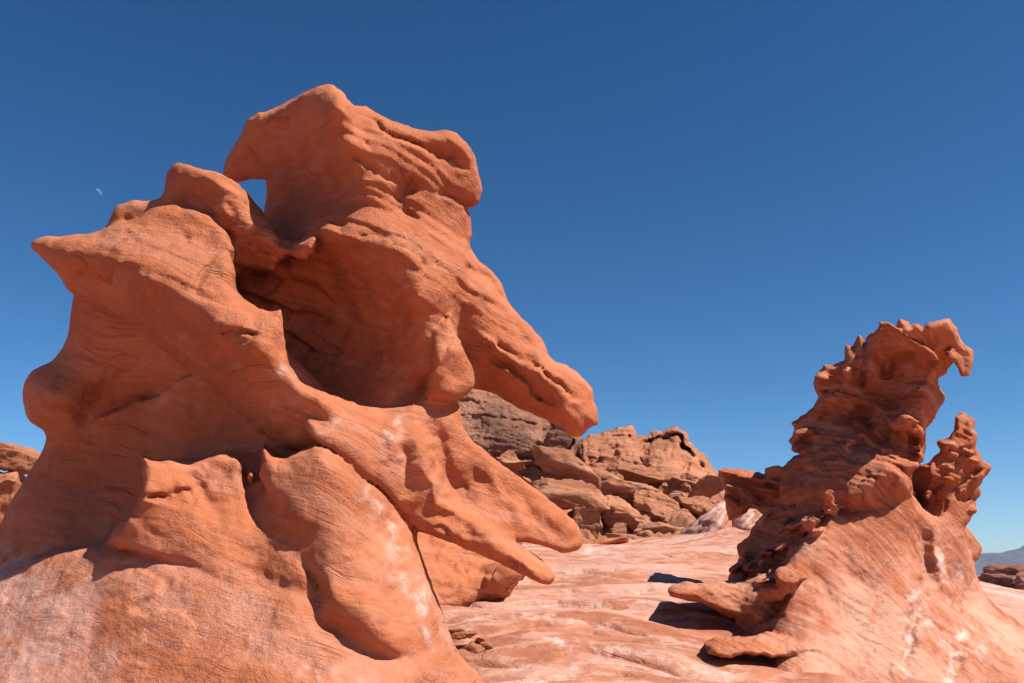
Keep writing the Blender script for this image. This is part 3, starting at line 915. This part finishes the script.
# lit skirt
c.layer('skirt', [(850, 512), (836, 511), (822, 520), (810, 535), (802, 546), (790, 562), (782, 575), (790, 595), (784, 602), (780, 616), (757, 628), (735, 640), (715, 660), (690, 690), (660, 760), (1110, 760), (1110, 660), (1040, 640), (1010, 618), (990, 605), (977, 585),
                  (970, 560), (962, 530), (950, 510), (935, 520), (918, 507), (906, 490), (890, 492), (876, 502), (862, 508)],
        [(850, 506, 10.5), (835, 512, 10.45), (803, 548, 10.1), (787, 590, 9.75), (768, 620, 9.75), (750, 634, 9.9), (735, 655, 9.6), (700, 683, 9.0), (872, 500, 10.55), (900, 488, 10.65), (860, 550, 10.15), (900, 530, 10.45), (840, 600, 9.7), (800, 640, 9.2), (780, 683, 8.6), (870, 660, 9.1), (880, 690, 8.85),
         (930, 640, 9.6), (900, 590, 10.0), (925, 560, 10.6), (935, 525, 10.9), (925, 610, 10.0), (955, 560, 11.0), (975, 590, 11.2), (965, 620, 10.5), (990, 640, 10.3), (1000, 612, 11.2), (1024, 640, 11.0), (1020, 680, 9.6), (960, 683, 9.2), (1090, 690, 10.2), (880, 740, 8.4)],
        1.6, rnd=.10, bulge=(.10, .14), k=.07, jit=1.4, c=9,
        strokes=[('g', [(918, 505), (922, 540), (926, 580), (912, 620), (905, 683)], 8, .14), ('g', [(935, 515), (938, 545), (945, 580), (960, 605)], 7, -.12), ('g', [(950, 560), (955, 590), (965, 615)], 5, .10), ('g', [(985, 620), (1000, 640), (1015, 660)], 4, .06),
                 ('g', [(970, 610), (990, 640), (1005, 668)], 4, .06), ('l', [(690, 662), (720, 645), (760, 650), (790, 672)], 10, .06), ('g', [(832, 540), (850, 570), (880, 600)], 7, .04), ('g', [(960, 655), (950, 683)], 6, .09), ('g', [(985, 600), (1010, 625), (1035, 650)], 3, .05),
                 ('g', [(810, 560), (830, 600), (860, 640)], 6, .03), ('l', [(745, 645), (785, 640), (830, 655)], 8, .05)])
# dark flaky ridge running up to the spire
RG_PTS = [(735, 572, 11.5), (752, 535, 11.9), (768, 512, 12.0), (800, 482, 11.7), (840, 486, 10.8), (838, 502, 10.72), (805, 542, 10.6), (780, 575, 10.4), (760, 570, 10.9), (780, 530, 11.25), (810, 500, 11.1), (750, 598, 10.6)]
c.layer('ridge', [(730, 577), (734, 571), (742, 558), (739, 547), (751, 535), (754, 526), (766, 515), (772, 503), (782, 492), (800, 480), (820, 476), (842, 484), (846, 500), (833, 506), (820, 522), (806, 542), (792, 560), (780, 580), (770, 600), (745, 605)],
        RG_PTS, .5, rnd=.05, bulge=(.08, .1), k=.03, jit=3.0, cham=0)
rg_ = random.Random(11)
for k_ in range(44):
    t = rg_.random()
    off = rg_.uniform(-24, 14)
    cu, cv_ = 752 + 84 * t + off * .75, 586 - 92 * t + off * .66
    dd = float(rbf(RG_PTS, np.array([cu]), np.array([cv_]))[0])
    plate('ridge', cu, cv_, rg_.uniform(16, 40), rg_.uniform(4.5, 8), R(rg_.uniform(-46, -26)), dd - rg_.uniform(.10, .50), .45, 130 + k_, .05)
c.layer('ridge', [(818, 487), (826, 482), (834, 479), (843, 486), (844, 492), (836, 497), (838, 510), (826, 512), (822, 500)], [(820, 490, 10.25), (834, 482, 10.2), (843, 490, 10.15), (830, 508, 10.3)], .4, rnd=.05, bulge=(.08, .08), k=.02, jit=1.2)
c.layer('ridge', [(800, 519), (812, 516), (820, 519), (817, 526), (808, 532), (800, 527)], [(802, 522, 10.25), (818, 520, 10.1), (808, 530, 10.2), (810, 522, 10.1)], .4, rnd=.05, bulge=(.05, .06), k=.02, jit=1.2)
# ledges sticking out of the foot of the ridge
c.layer('ledge', [(670, 590), (676, 586), (685, 584), (698, 586), (720, 584), (745, 580), (770, 570), (800, 560), (800, 600), (780, 612), (760, 624), (742, 616), (716, 608), (700, 600), (684, 597), (673, 595)],
        [(671, 590, 10.2), (700, 586, 10.3), (700, 597, 10.12), (745, 582, 10.5), (760, 600, 9.95), (740, 610, 10.1), (780, 605, 10.0), (770, 575, 10.4), (795, 580, 10.3)], .9, rnd=.07, bulge=(.10, .1), k=.03, jit=1.6,
        strokes=[('g', [(690, 591), (720, 595), (745, 592)], 3, -.06)])
c.layer('ledge', [(712, 604), (742, 594), (790, 588), (800, 600), (784, 614), (760, 628), (742, 634), (737, 619), (722, 612)],
        [(715, 606, 10.32), (742, 598, 10.2), (790, 592, 9.95), (784, 612, 9.95), (745, 628, 10.2), (760, 612, 10.05)], .9, rnd=.05, bulge=(.05, .06), k=.04, jit=2.4, cham=0)
c.layer('ledge', [(775, 571), (782, 568), (795, 569), (807, 573), (809, 579), (802, 584), (785, 585), (776, 580)], [(778, 572, 9.7), (808, 577, 9.5), (790, 582, 9.5), (792, 569, 9.7)], .4, rnd=.05, bulge=(.05, .05), k=.03, jit=1)
c.layer('ledge', [(752, 590), (765, 586), (782, 584), (797, 584), (795, 592), (782, 602), (765, 608), (755, 603)], [(755, 595, 9.9), (795, 586, 9.65), (775, 592, 9.65), (765, 606, 9.85)], .4, rnd=.06, bulge=(.06, .06), k=.03, jit=1.4)
c.layer('skirt', [(708, 645), (714, 640), (728, 639), (747, 639), (770, 633), (800, 640), (812, 650), (775, 656), (745, 653), (728, 656), (711, 652)],
        [(707, 648, 8.9), (736, 638, 9.05), (765, 631, 9.3), (800, 643, 9.1), (832, 662, 8.9), (785, 682, 8.6), (735, 664, 8.62), (715, 654, 8.75), (760, 655, 8.78)], .9, rnd=.04, bulge=(.04, .06), k=.03, jit=3.0, cham=0)
c.layer('shoulder', [(720, 476), (724, 470), (735, 472), (752, 475), (768, 478), (795, 483), (818, 490), (810, 508), (790, 520), (770, 516), (752, 506), (742, 513), (730, 520), (727, 505), (726, 490)],
        [(722, 472, 12.8), (735, 474, 12.7), (768, 480, 12.4), (805, 490, 11.8), (800, 512, 11.6), (765, 505, 12.2), (735, 500, 12.5), (730, 516, 12.6)], .5, rnd=.05, bulge=(.08, .1), k=.03, jit=2.4, cham=0)
for k_, (cu, cv_, ww, hh, an, dd) in enumerate([(742, 475, 44, 7, 6, 12.5), (768, 481, 60, 7, 9, 12.25), (738, 489, 26, 6, 5, 12.45), (752, 492, 44, 6, 14, 12.2), (776, 491, 50, 6, 10, 12.0), (786, 499, 46, 6, -8, 11.75), (770, 503, 34, 6, 20, 11.95), (784, 510, 40, 7, -25, 11.5), (735, 503, 20, 8, 30, 12.4), (790, 484, 40, 6, 6, 11.9)]):
    plate('shoulder', cu, cv_, ww, hh, R(an), dd, .5, 170 + k_)
c.layer('shoulder', [(767, 470), (775, 468), (788, 470), (800, 468), (803, 482), (785, 484), (766, 481)], [(770, 471, 12.2), (790, 472, 11.9), (785, 482, 12.0)], .4, rnd=.03, bulge=(.03, .05), k=.02, jit=1.6, cham=0)
ROUGH = [c.names.index(q) for q in ('ridge', 'shoulder')]


def knobbly(lab, v):
    return np.clip(np.clip((512 - v) / 40, 0, 1) + np.isin(lab, ROUGH) * .8 + (lab == c.names.index('ledge')) * .35, 0, 1)


def weather_right(X, lab, u, v):
    k = knobbly(lab, v)
    bed = X @ np.array([.45, .10, .85], np.float32)
    e = .04 * np.clip(fbm(X * 1.3, 3) + .25, 0, 1)
    e += k * .20 * np.sqrt(np.clip(noise(X * 1.7 + 9) - .06, 0, .5))
    e += k * .10 * np.sqrt(np.clip(noise(X * 4.2 + 21) - .06, 0, .5))
    m = np.clip(fbm(X * 1.0 + 13, 2) * 2.0 + .6, 0, 1)
    e += k * m * .15 * beds(X, (.35, .0, .95), 3.6, .7, 3)
    e += k * .055 * beds(X, (.35, .0, .95), 10, .7, 8)
    e += (1 - k) * .013 * beds(X, (.62, .1, .75), 7, .4, 8)
    e += terrace(X, .035, 1.0, 2.6)
    return e


c.erode(weather_right, .03)
X, Q, u, v, d, lab = c.mesh(smooth=0)
N = vnorm(X, Q)
knob = knobbly(lab, v)
X = X + N * ((.010 + .008 * knob) * fbm(X * 5, 4))[:, None]
sp = fbm(X * .9 + 8, 3)
salt = (1 - knob) * np.where(v > 600, np.clip((u - 765) / 60, .1, 1), 1) * np.clip(.75 + sp * 1.2, 0, 1) * np.clip((v - 500) / 90, .2, 1)
white = paint([([(915, 600), (910, 640), (902, 690)], 7, 1), ([(965, 635), (950, 655), (948, 690)], 7, 1), ([(920, 620), (960, 645), (985, 650)], 10, .7), ([(935, 540), (942, 575), (952, 605)], 3.5, .9), ([(958, 560), (960, 585)], 3, .8), ([(926, 515), (930, 540)], 6, .5), ([(810, 585), (820, 610)], 6, .5), ([(835, 545), (850, 580)], 5, .35)], u, v)
split_parts('rock_spire', X, Q, lab, c.names, M_RIGHT, {'salt': np.clip(salt, 0, 1), 'white': np.clip(white, 0, 1)},
            'spiky red sandstone spire with a hooked beak, leaning right above a smooth lit skirt', 'rock spire')
del c

# ------------------------------------------------------------------ boulders and slabs
ICO = {}


def ico(sub):
    if sub not in ICO:
        import bmesh
        bm = bmesh.new()
        bmesh.ops.create_icosphere(bm, subdivisions=sub, radius=1)
        bm.verts.ensure_lookup_table()
        V = np.array([q.co[:] for q in bm.verts])
        Fc = np.array([[q.index for q in f.verts] for f in bm.faces])
        bm.free()
        ICO[sub] = (V, Fc)
    return ICO[sub]


def boulder_mesh(seed, sx, sy, sz, sub=5, rough=.75, planes=17, tilt=0.0, layers=1.0):
    rng = np.random.RandomState(seed)
    V, Fc = ico(sub)
    V = V.copy()
    for _ in range(planes):                                # knock flats off the round stone
        n = rng.normal(size=3)
        n /= np.linalg.norm(n)
        h = rng.uniform(.40, .78)
        ex = np.maximum(V @ n - h, 0)
        V = V - n * (ex * .97)[:, None]
    S = np.array([sx, sy, sz])
    n0 = V / np.linalg.norm(V, axis=1)[:, None]
    m = (sx + sy + sz) / 3
    off = rng.uniform(0, 90, 3)
    P = V * S
    q = P / m
    lay = fbm(np.stack([q[:, 0] * .7, q[:, 1] * .7, q[:, 2] * 4.5], 1) + off, 3)
    lay = np.where(lay > .03, .25, -.15) + .4 * lay
    dsp = m * rough * (.16 * fbm(q * 1.3 + off, 3) + .10 * fbm(q * 4 + off, 4) + .12 * layers * lay - .10 * np.clip(noise(q * 3 + off) - .15, 0, 1) * 3)
    P = P + n0 * dsp[:, None]
    a = tilt
    Rm = np.array([[math.cos(a), 0, math.sin(a)], [0, 1, 0], [-math.sin(a), 0, math.cos(a)]])
    return P @ Rm.T, Fc


def boulder(name, uu, vv, dd, wpx, hpx, mat, label, seed, group=None, deep=1.0, tilt=0.0, cat='boulder', **kw):
    p = at(uu, vv, dd)
    sx, sz = wpx / 2 * dd / F * 1.24, hpx / 2 * dd / F * 1.24
    P, Fc = boulder_mesh(seed, sx, (sx + sz) / 2 * deep, sz, tilt=tilt, **kw)
    me = mesh_from(name, P, Fc)
    o = link(name, me, mat, label=label, cat=cat, group=group)
    o.location = p
    return o


# hillside the boulders lie on
def build_hill():
    uu = np.linspace(395, 800, 260)
    t = np.linspace(0, 1, 160)
    U, T = np.meshgrid(uu, t, indexing='ij')
    D = 19 + 15 * T
    top = np.interp(uu, [395, 450, 480, 530, 560, 600, 640, 690, 715, 760, 800], [380, 380, 392, 412, 446, 455, 455, 462, 486, 500, 512])
    foot = np.interp(uu, [395, 590, 655, 700, 753, 800], [575, 556, 550, 543, 535, 532])
    V = foot[:, None] + (top - foot)[:, None] * T ** .75
    P = to_world(U.ravel(), V.ravel(), D.ravel())
    P[:, 2] += .7 * fbm(P * .5, 5) + .45 * ridged(P * .9, 4) - .75
    back = P.reshape(260, 160, 3)[:, -1].copy()
    bk = back + np.array([0, 5, -6])
    G = np.concatenate([P.reshape(260, 160, 3), bk[:, None]], 1)
    i = np.arange(260 * 161).reshape(260, 161)
    q = np.stack([i[:-1, :-1], i[:-1, 1:], i[1:, 1:], i[1:, :-1]], -1).reshape(-1, 4)[:, ::-1]
    link('hillside', mesh_from('hillside', G.reshape(-1, 3), q), M_BOULD, kind='structure')


build_hill()

BO = [  # u, v, distance, width, height, material, label, tilt
    (556, 444, 27, 38, 36, M_DARK, 'small dark block just under the tip of the snout', .0),
    (566, 470, 23.5, 84, 34, M_BOULD, 'flat pale slab lying on a second slab below the dark cliff block', .25),
    (564, 495, 22, 96, 36, M_BOULD, 'broad pale slab with a shadowed lower edge beside the lit spur', .12),
    (508, 464, 24.5, 44, 28, M_BOULD, 'dark undercut rock half hidden at the top of the spur', .1),
    (642, 476, 27, 66, 26, M_BOULD, 'dark undercut slab across the middle of the hill', .1),
    (620, 490, 25, 70, 32, M_BOULD, 'wide brown boulder above the orange hollow', .15),
    (656, 506, 24, 78, 38, M_BOULD, 'large rounded boulder in the centre of the lower slope', .3),
    (620, 517, 22.5, 66, 36, M_BOULD, 'orange boulder with a shaded face above the pale floor', .1),
    (586, 524, 21.5, 44, 40, M_BOULD, 'shaded orange boulder next to the end of the spur', -.1),
    (660, 533, 21.5, 62, 22, M_BOULD, 'low boulder at the foot of the hill beside the pale floor', .1),
    (686, 490, 27, 58, 26, M_BOULD, 'flat brown slab below the right end of the skyline', .2),
    (710, 488, 25, 46, 28, M_BOULD, 'smooth leaning boulder next to the shoulder of the spire', -.35),
    (697, 507, 24, 58, 24, M_BOULD, 'slab leaning on the striped knoll', .15),
    (674, 520, 22.5, 48, 22, M_BOULD, 'small rounded boulder above the striped knoll', .2),
    (628, 540, 20.8, 44, 16, M_BOULD, 'low flat rock where the hill meets the pale floor', .05),
]
for i, (bu, bv, bd, bw, bh, bm_, bl, bt) in enumerate(BO):
    boulder('boulder', bu, bv, bd, bw, bh, bm_, bl, 100 + i, tilt=bt, group='boulders on the rocky hill')
boulder('mound', 602, 545, 19.5, 70, 16, M_LEFT, 'low smooth orange mound in front of the shaded boulders', 160, cat='rock', rough=.4)
rng = random.Random(5)
for i in range(56):
    t = rng.random()
    bu = rng.uniform(575, 712)
    vtop = 462 + max(0, bu - 680) * .7
    bv = vtop + (540 - vtop) * t
    bd = 30 - 9.2 * t
    s = rng.uniform(12, 24)
    boulder('boulder', bu, bv, bd, s * 1.5, s, M_BOULD, 'small weathered brown rock wedged between the larger boulders of the hill', 300 + i, group='small rocks between the hill boulders', tilt=rng.uniform(-.3, .4), sub=4)



def carve_rock(name, box, layers, mat, label, cat='rock', group=None, step=1.7, dstep=.05, disp=(.03, .02), strata=(.1, .1, 1.0), ridge=0.0, wear=None, grow=.0):
    cv = Carving(box, step, dstep)
    for l in layers:
        cv.layer('rock', **l)
    if wear:
        cv.erode(wear, grow)
    X, Q, u, v, d, lab = cv.mesh(smooth=1)
    N = vnorm(X, Q)
    sn = np.array(strata) / np.linalg.norm(strata)
    q = np.stack([X[:, 0] * .6, X[:, 1] * .6, (X @ sn) * 5], 1)
    X = X + N * (disp[0] * fbm(X * 1.8, 4) + disp[1] * fbm(q, 3) + terrace(X, disp[0] * .8, 1.0, 2.6) + ridge * (ridged(X * 1.2, 3) - 1))[:, None]
    loc = np.array([(X[:, 0].min() + X[:, 0].max()) / 2, (X[:, 1].min() + X[:, 1].max()) / 2, X[:, 2].min()])
    me = mesh_from(name, X - loc, Q)
    o = link(name, me, mat, label=label, cat=cat, group=group)
    o.location = loc
    return o


def crag_wear(X, lab, u, v):
    e = .55 * np.sqrt(np.clip(noise(X * .62 + 5) - .06, 0, .5)) + .28 * np.sqrt(np.clip(noise(X * 1.5 + 15) - .06, 0, .5))
    e += .38 * beds(X, (.12, -.15, 1.0), .9, .6, 4) + .14 * beds(X, (.12, -.15, 1.0), 2.6, .6, 9)
    e += .16 * np.sqrt(np.clip(noise(X * 3.3 + 40) - .05, 0, .5))
    return e + .3 * np.clip(fbm(X * .5 + 70, 3), 0, 1)


# craggy outcrops along the top of the hill
carve_rock('crag', (570, 735, 420, 515, 25.5, 36.5), [dict(
    poly=[(582, 446), (590, 438), (598, 437), (610, 434), (620, 430), (631, 430), (635, 435), (638, 440), (646, 438), (655, 434), (664, 434), (671, 432), (677, 429), (683, 434), (686, 443), (693, 450), (701, 457), (706, 465), (712, 472), (722, 480),
          (716, 494), (690, 500), (640, 498), (600, 484), (584, 466)],
    pts=[(590, 440, 30.5), (622, 432, 31.5), (655, 437, 31.5), (678, 432, 31), (700, 460, 30), (718, 482, 28.5), (690, 498, 26.8), (640, 494, 27), (600, 480, 28), (640, 465, 29), (670, 465, 28.6), (615, 455, 29.6)],
    thick=5.0, rnd=.3, bulge=(.4, .5), k=.1, jit=3, cham=0,
    strokes=[('g', [(640, 440), (648, 460), (640, 480)], 5, .6), ('g', [(612, 445), (618, 462), (606, 475)], 5, .5), ('g', [(690, 455), (680, 475), (690, 492)], 4, .5)])],
    M_BOULD, 'craggy brown outcrop with a knobbly crest along the skyline of the hill', cat='outcrop', step=.9, dstep=.09, disp=(.05, .04), wear=crag_wear, grow=.12)
carve_rock('crag', (425, 590, 365, 480, 24.5, 34), [dict(
    poly=[(440, 378), (470, 376), (500, 384), (530, 394), (553, 412), (566, 432), (578, 440), (572, 456), (545, 462), (510, 464), (470, 458), (445, 446)],
    pts=[(450, 380, 29), (500, 390, 29), (545, 412, 28.5), (575, 445, 28.5), (550, 455, 27), (500, 460, 26.5), (460, 450, 26.5), (500, 425, 27.2), (540, 435, 27.4)],
    thick=4.5, rnd=.3, bulge=(.4, .5), k=.1, jit=3, cham=0, strokes=[('g', [(553, 415), (548, 435), (556, 455)], 4, .7)])],
    M_DARK, 'dark brown pitted cliff seen through the gap below the snout of the orange formation', cat='cliff', step=.9, dstep=.09, disp=(.05, .04), wear=crag_wear, grow=.12)

# orange hump seen under the spur
carve_rock('hump', (380, 620, 505, 660, 9.3, 14), [dict(
    poly=[(395, 515), (430, 530), (470, 538), (500, 552), (522, 568), (520, 582), (505, 594), (480, 604), (430, 616), (395, 640)],
    pts=[(400, 520, 11.6), (450, 536, 12.0), (510, 555, 12.6), (522, 570, 12.4), (515, 588, 11.6), (480, 602, 10.9), (420, 612, 10.3), (450, 570, 11.0), (520, 570, 12.0), (400, 640, 10.0)],
    thick=1.2, rnd=.12, bulge=(.1, .12), jit=1.5)], M_LEFT, 'smooth orange rock hump seen under the bar of the spur', disp=(.10, .09))

carve_rock('knoll', (665, 770, 490, 560, 17.5, 22.5), [dict(
    poly=[(676, 540), (690, 526), (706, 514), (720, 503), (727, 499), (730, 508), (732, 520), (734, 534), (700, 548)],
    pts=[(678, 540, 19.4), (727, 500, 20.2), (731, 525, 19.0), (705, 525, 19.0), (700, 545, 18.6), (725, 520, 18.9)], thick=1.5, rnd=.2, bulge=(.2, .25), jit=1)],
    M_STRIPE, 'striped pink and brown knoll at the far edge of the pale floor', disp=(.05, .05), dstep=.08)
carve_rock('knoll', (720, 780, 500, 545, 17, 21), [dict(
    poly=[(731, 522), (734, 514), (742, 511), (752, 510), (762, 512), (766, 524), (762, 538), (735, 538)],
    pts=[(733, 520, 19.2), (750, 511, 19.2), (764, 516, 18.9), (748, 526, 18.5), (748, 536, 18.3)], thick=1.2, rnd=.2, bulge=(.2, .25), jit=1)],
    M_STRIPE, 'small pale pink hump between the striped knoll and the dark ridge', disp=(.04, .04), dstep=.08)
# rocks at the left edge of the view
boulder('boulder', 8, 458, 10.5, 62, 34, M_BOULD, 'sunlit orange rock cap at the left edge behind the formation', 180, rough=.7)
boulder('boulder', 6, 500, 10.3, 66, 84, M_BOULD, 'shaded rock under the sunlit cap at the left edge', 181, rough=.7)

# far right: ledgy rocks on the plain
FR = [(1004, 583, 46, 56, 20, 'long dark ledge rock on the plain right of the spire'), (1014, 573, 50, 44, 16, 'rounded brown rock behind the long ledge rock at the right edge'),
      (986, 592, 42, 30, 13, 'low dark rock touching the foot of the spire'), (1012, 595, 40, 40, 11, 'thin flat ledge in front of the long dark ledge rock'),
      (992, 577, 52, 26, 12, 'small dark rock left of the rounded brown rock on the plain'), (1030, 586, 44, 30, 22, 'dark block cut off by the right edge of the view'),
      (998, 599, 37, 24, 8, 'low pale-topped slab nearest the spire on the plain')]
for i, (bu, bv, bd, bw, bh, bl) in enumerate(FR):
    boulder('boulder', bu, bv, bd, bw, bh, M_DARK, bl, 200 + i, group='rocks on the plain', layers=1.6, deep=1.5)
# rubble in the hollow of the floor
for i, (bu, bv, s) in enumerate([(470, 650, 24), (482, 655, 20), (493, 660, 20), (500, 664, 12), (474, 661, 18), (486, 646, 14), (458, 633, 20), (470, 634, 13), (503, 655, 9), (464, 657, 18), (480, 640, 8)]):
    boulder('stone', bu, bv, 8.9, s * 1.3, s * .7, M_BOULD, 'brown broken stone in the rubble beside the foot of the big formation', 220 + i, group='rubble stones', cat='stone', sub=4)

# ------------------------------------------------------------------ mountains and moon
def build_mountains():
    az = np.radians(np.linspace(-60, 75, 500))
    rr = np.linspace(2300, 3300, 60)
    A, Rr = np.meshgrid(az, rr, indexing='ij')
    x, y = Rr * np.sin(A), Rr * np.cos(A)
    q = np.stack([x.ravel() / 260, y.ravel() / 260, np.zeros(x.size)], 1)
    prof = np.sin(np.clip((Rr.ravel() - 2300) / 1000, 0, 1) * math.pi) ** .8
    amp = 30 + 30 * np.clip((A.ravel() - R(24)) / R(6), 0, 1)
    z = prof * amp * np.clip(.85 + 1.0 * fbm(q * .5, 2) + .6 * ridged(q, 4) - .5, .15, 2) - 3
    i = np.arange(x.size).reshape(x.shape)
    f = np.stack([i[:-1, :-1], i[:-1, 1:], i[1:, 1:], i[1:, :-1]], -1).reshape(-1, 4)[:, ::-1]
    m = sandstone('mountain_rock', (.10, .085, .085), (.14, .115, .11), (.06, .05, .05), salt=False, bump=.2, scale=.01)
    link('mountains', mesh_from('mountains', np.stack([x.ravel(), y.ravel(), z], 1), f), m, kind='structure')


build_mountains()


def build_moon():
    D = 9000.0
    cen = at(97.5, 192.5, D)
    rad = D * math.radians(.26)
    to_cam = (Vector((0, 0, CAM_Z)) - cen).normalized()
    lit = Vector((.72, .1, .69)).normalized()
    lit = (lit - to_cam * lit.dot(to_cam)).normalized()
    ax = lit.cross(to_cam)
    vs, fs = [], []
    n, m = 28, 14
    for i in range(n + 1):                                   # lit part of the globe: a lune from limb to terminator
        la = -math.pi / 2 + math.pi * i / n
        for j in range(m + 1):
            lo = R(-6) + R(86) * j / m
            p = ax * math.sin(la) + (lit * math.cos(lo) + to_cam * math.sin(lo)) * math.cos(la)
            vs.append(p * rad)
    for i in range(n):
        for j in range(m):
            a = i * (m + 1) + j
            fs.append((a, a + 1, a + m + 2, a + m + 1))
    me = mesh_from('moon', np.array([q[:] for q in vs]), fs)
    mat = bpy.data.materials.new('moonlight')
    mat.use_nodes = True
    nt = mat.node_tree
    nt.nodes.clear()
    e = nt.nodes.new('ShaderNodeEmission')
    nz = nt.nodes.new('ShaderNodeTexNoise')
    nz.inputs['Scale'].default_value = 2.0 / rad
    g = nt.nodes.new('ShaderNodeTexCoord')
    nt.links.new(g.outputs['Object'], nz.inputs['Vector'])
    cr = nt.nodes.new('ShaderNodeValToRGB')
    cr.color_ramp.elements[0].color = (.055, .12, .29, 1)
    cr.color_ramp.elements[1].color = (.11, .18, .37, 1)
    cr.color_ramp.elements[0].position, cr.color_ramp.elements[1].position = .3, .7
    nt.links.new(nz.outputs[0], cr.inputs[0])
    nt.links.new(cr.outputs[0], e.inputs[0])
    o_ = nt.nodes.new('ShaderNodeOutputMaterial')
    nt.links.new(e.outputs[0], o_.inputs[0])
    o = link('moon', me, mat, label='pale daytime moon, a small tilted crescent in the blue sky', cat='moon')
    o.location = cen


build_moon()


# ------------------------------------------------------------------ air
def build_haze():
    import bmesh
    bm = bmesh.new()
    bmesh.ops.create_cube(bm, size=1)
    me = bpy.data.meshes.new('haze')
    bm.to_mesh(me)
    bm.free()
    m = bpy.data.materials.new('air')
    m.use_nodes = True
    nt = m.node_tree
    nt.nodes.clear()
    v_ = nt.nodes.new('ShaderNodeVolumePrincipled')
    v_.inputs['Color'].default_value = (.47, .67, 1.0, 1)
    v_.inputs['Density'].default_value = .00012
    o_ = nt.nodes.new('ShaderNodeOutputMaterial')
    nt.links.new(v_.outputs[0], o_.inputs['Volume'])
    o = link('haze', me, m, kind='stuff')
    o.scale = (7400, 7400, 160)
    o.location = (0, 0, 80 - 14)
    return o


build_haze()
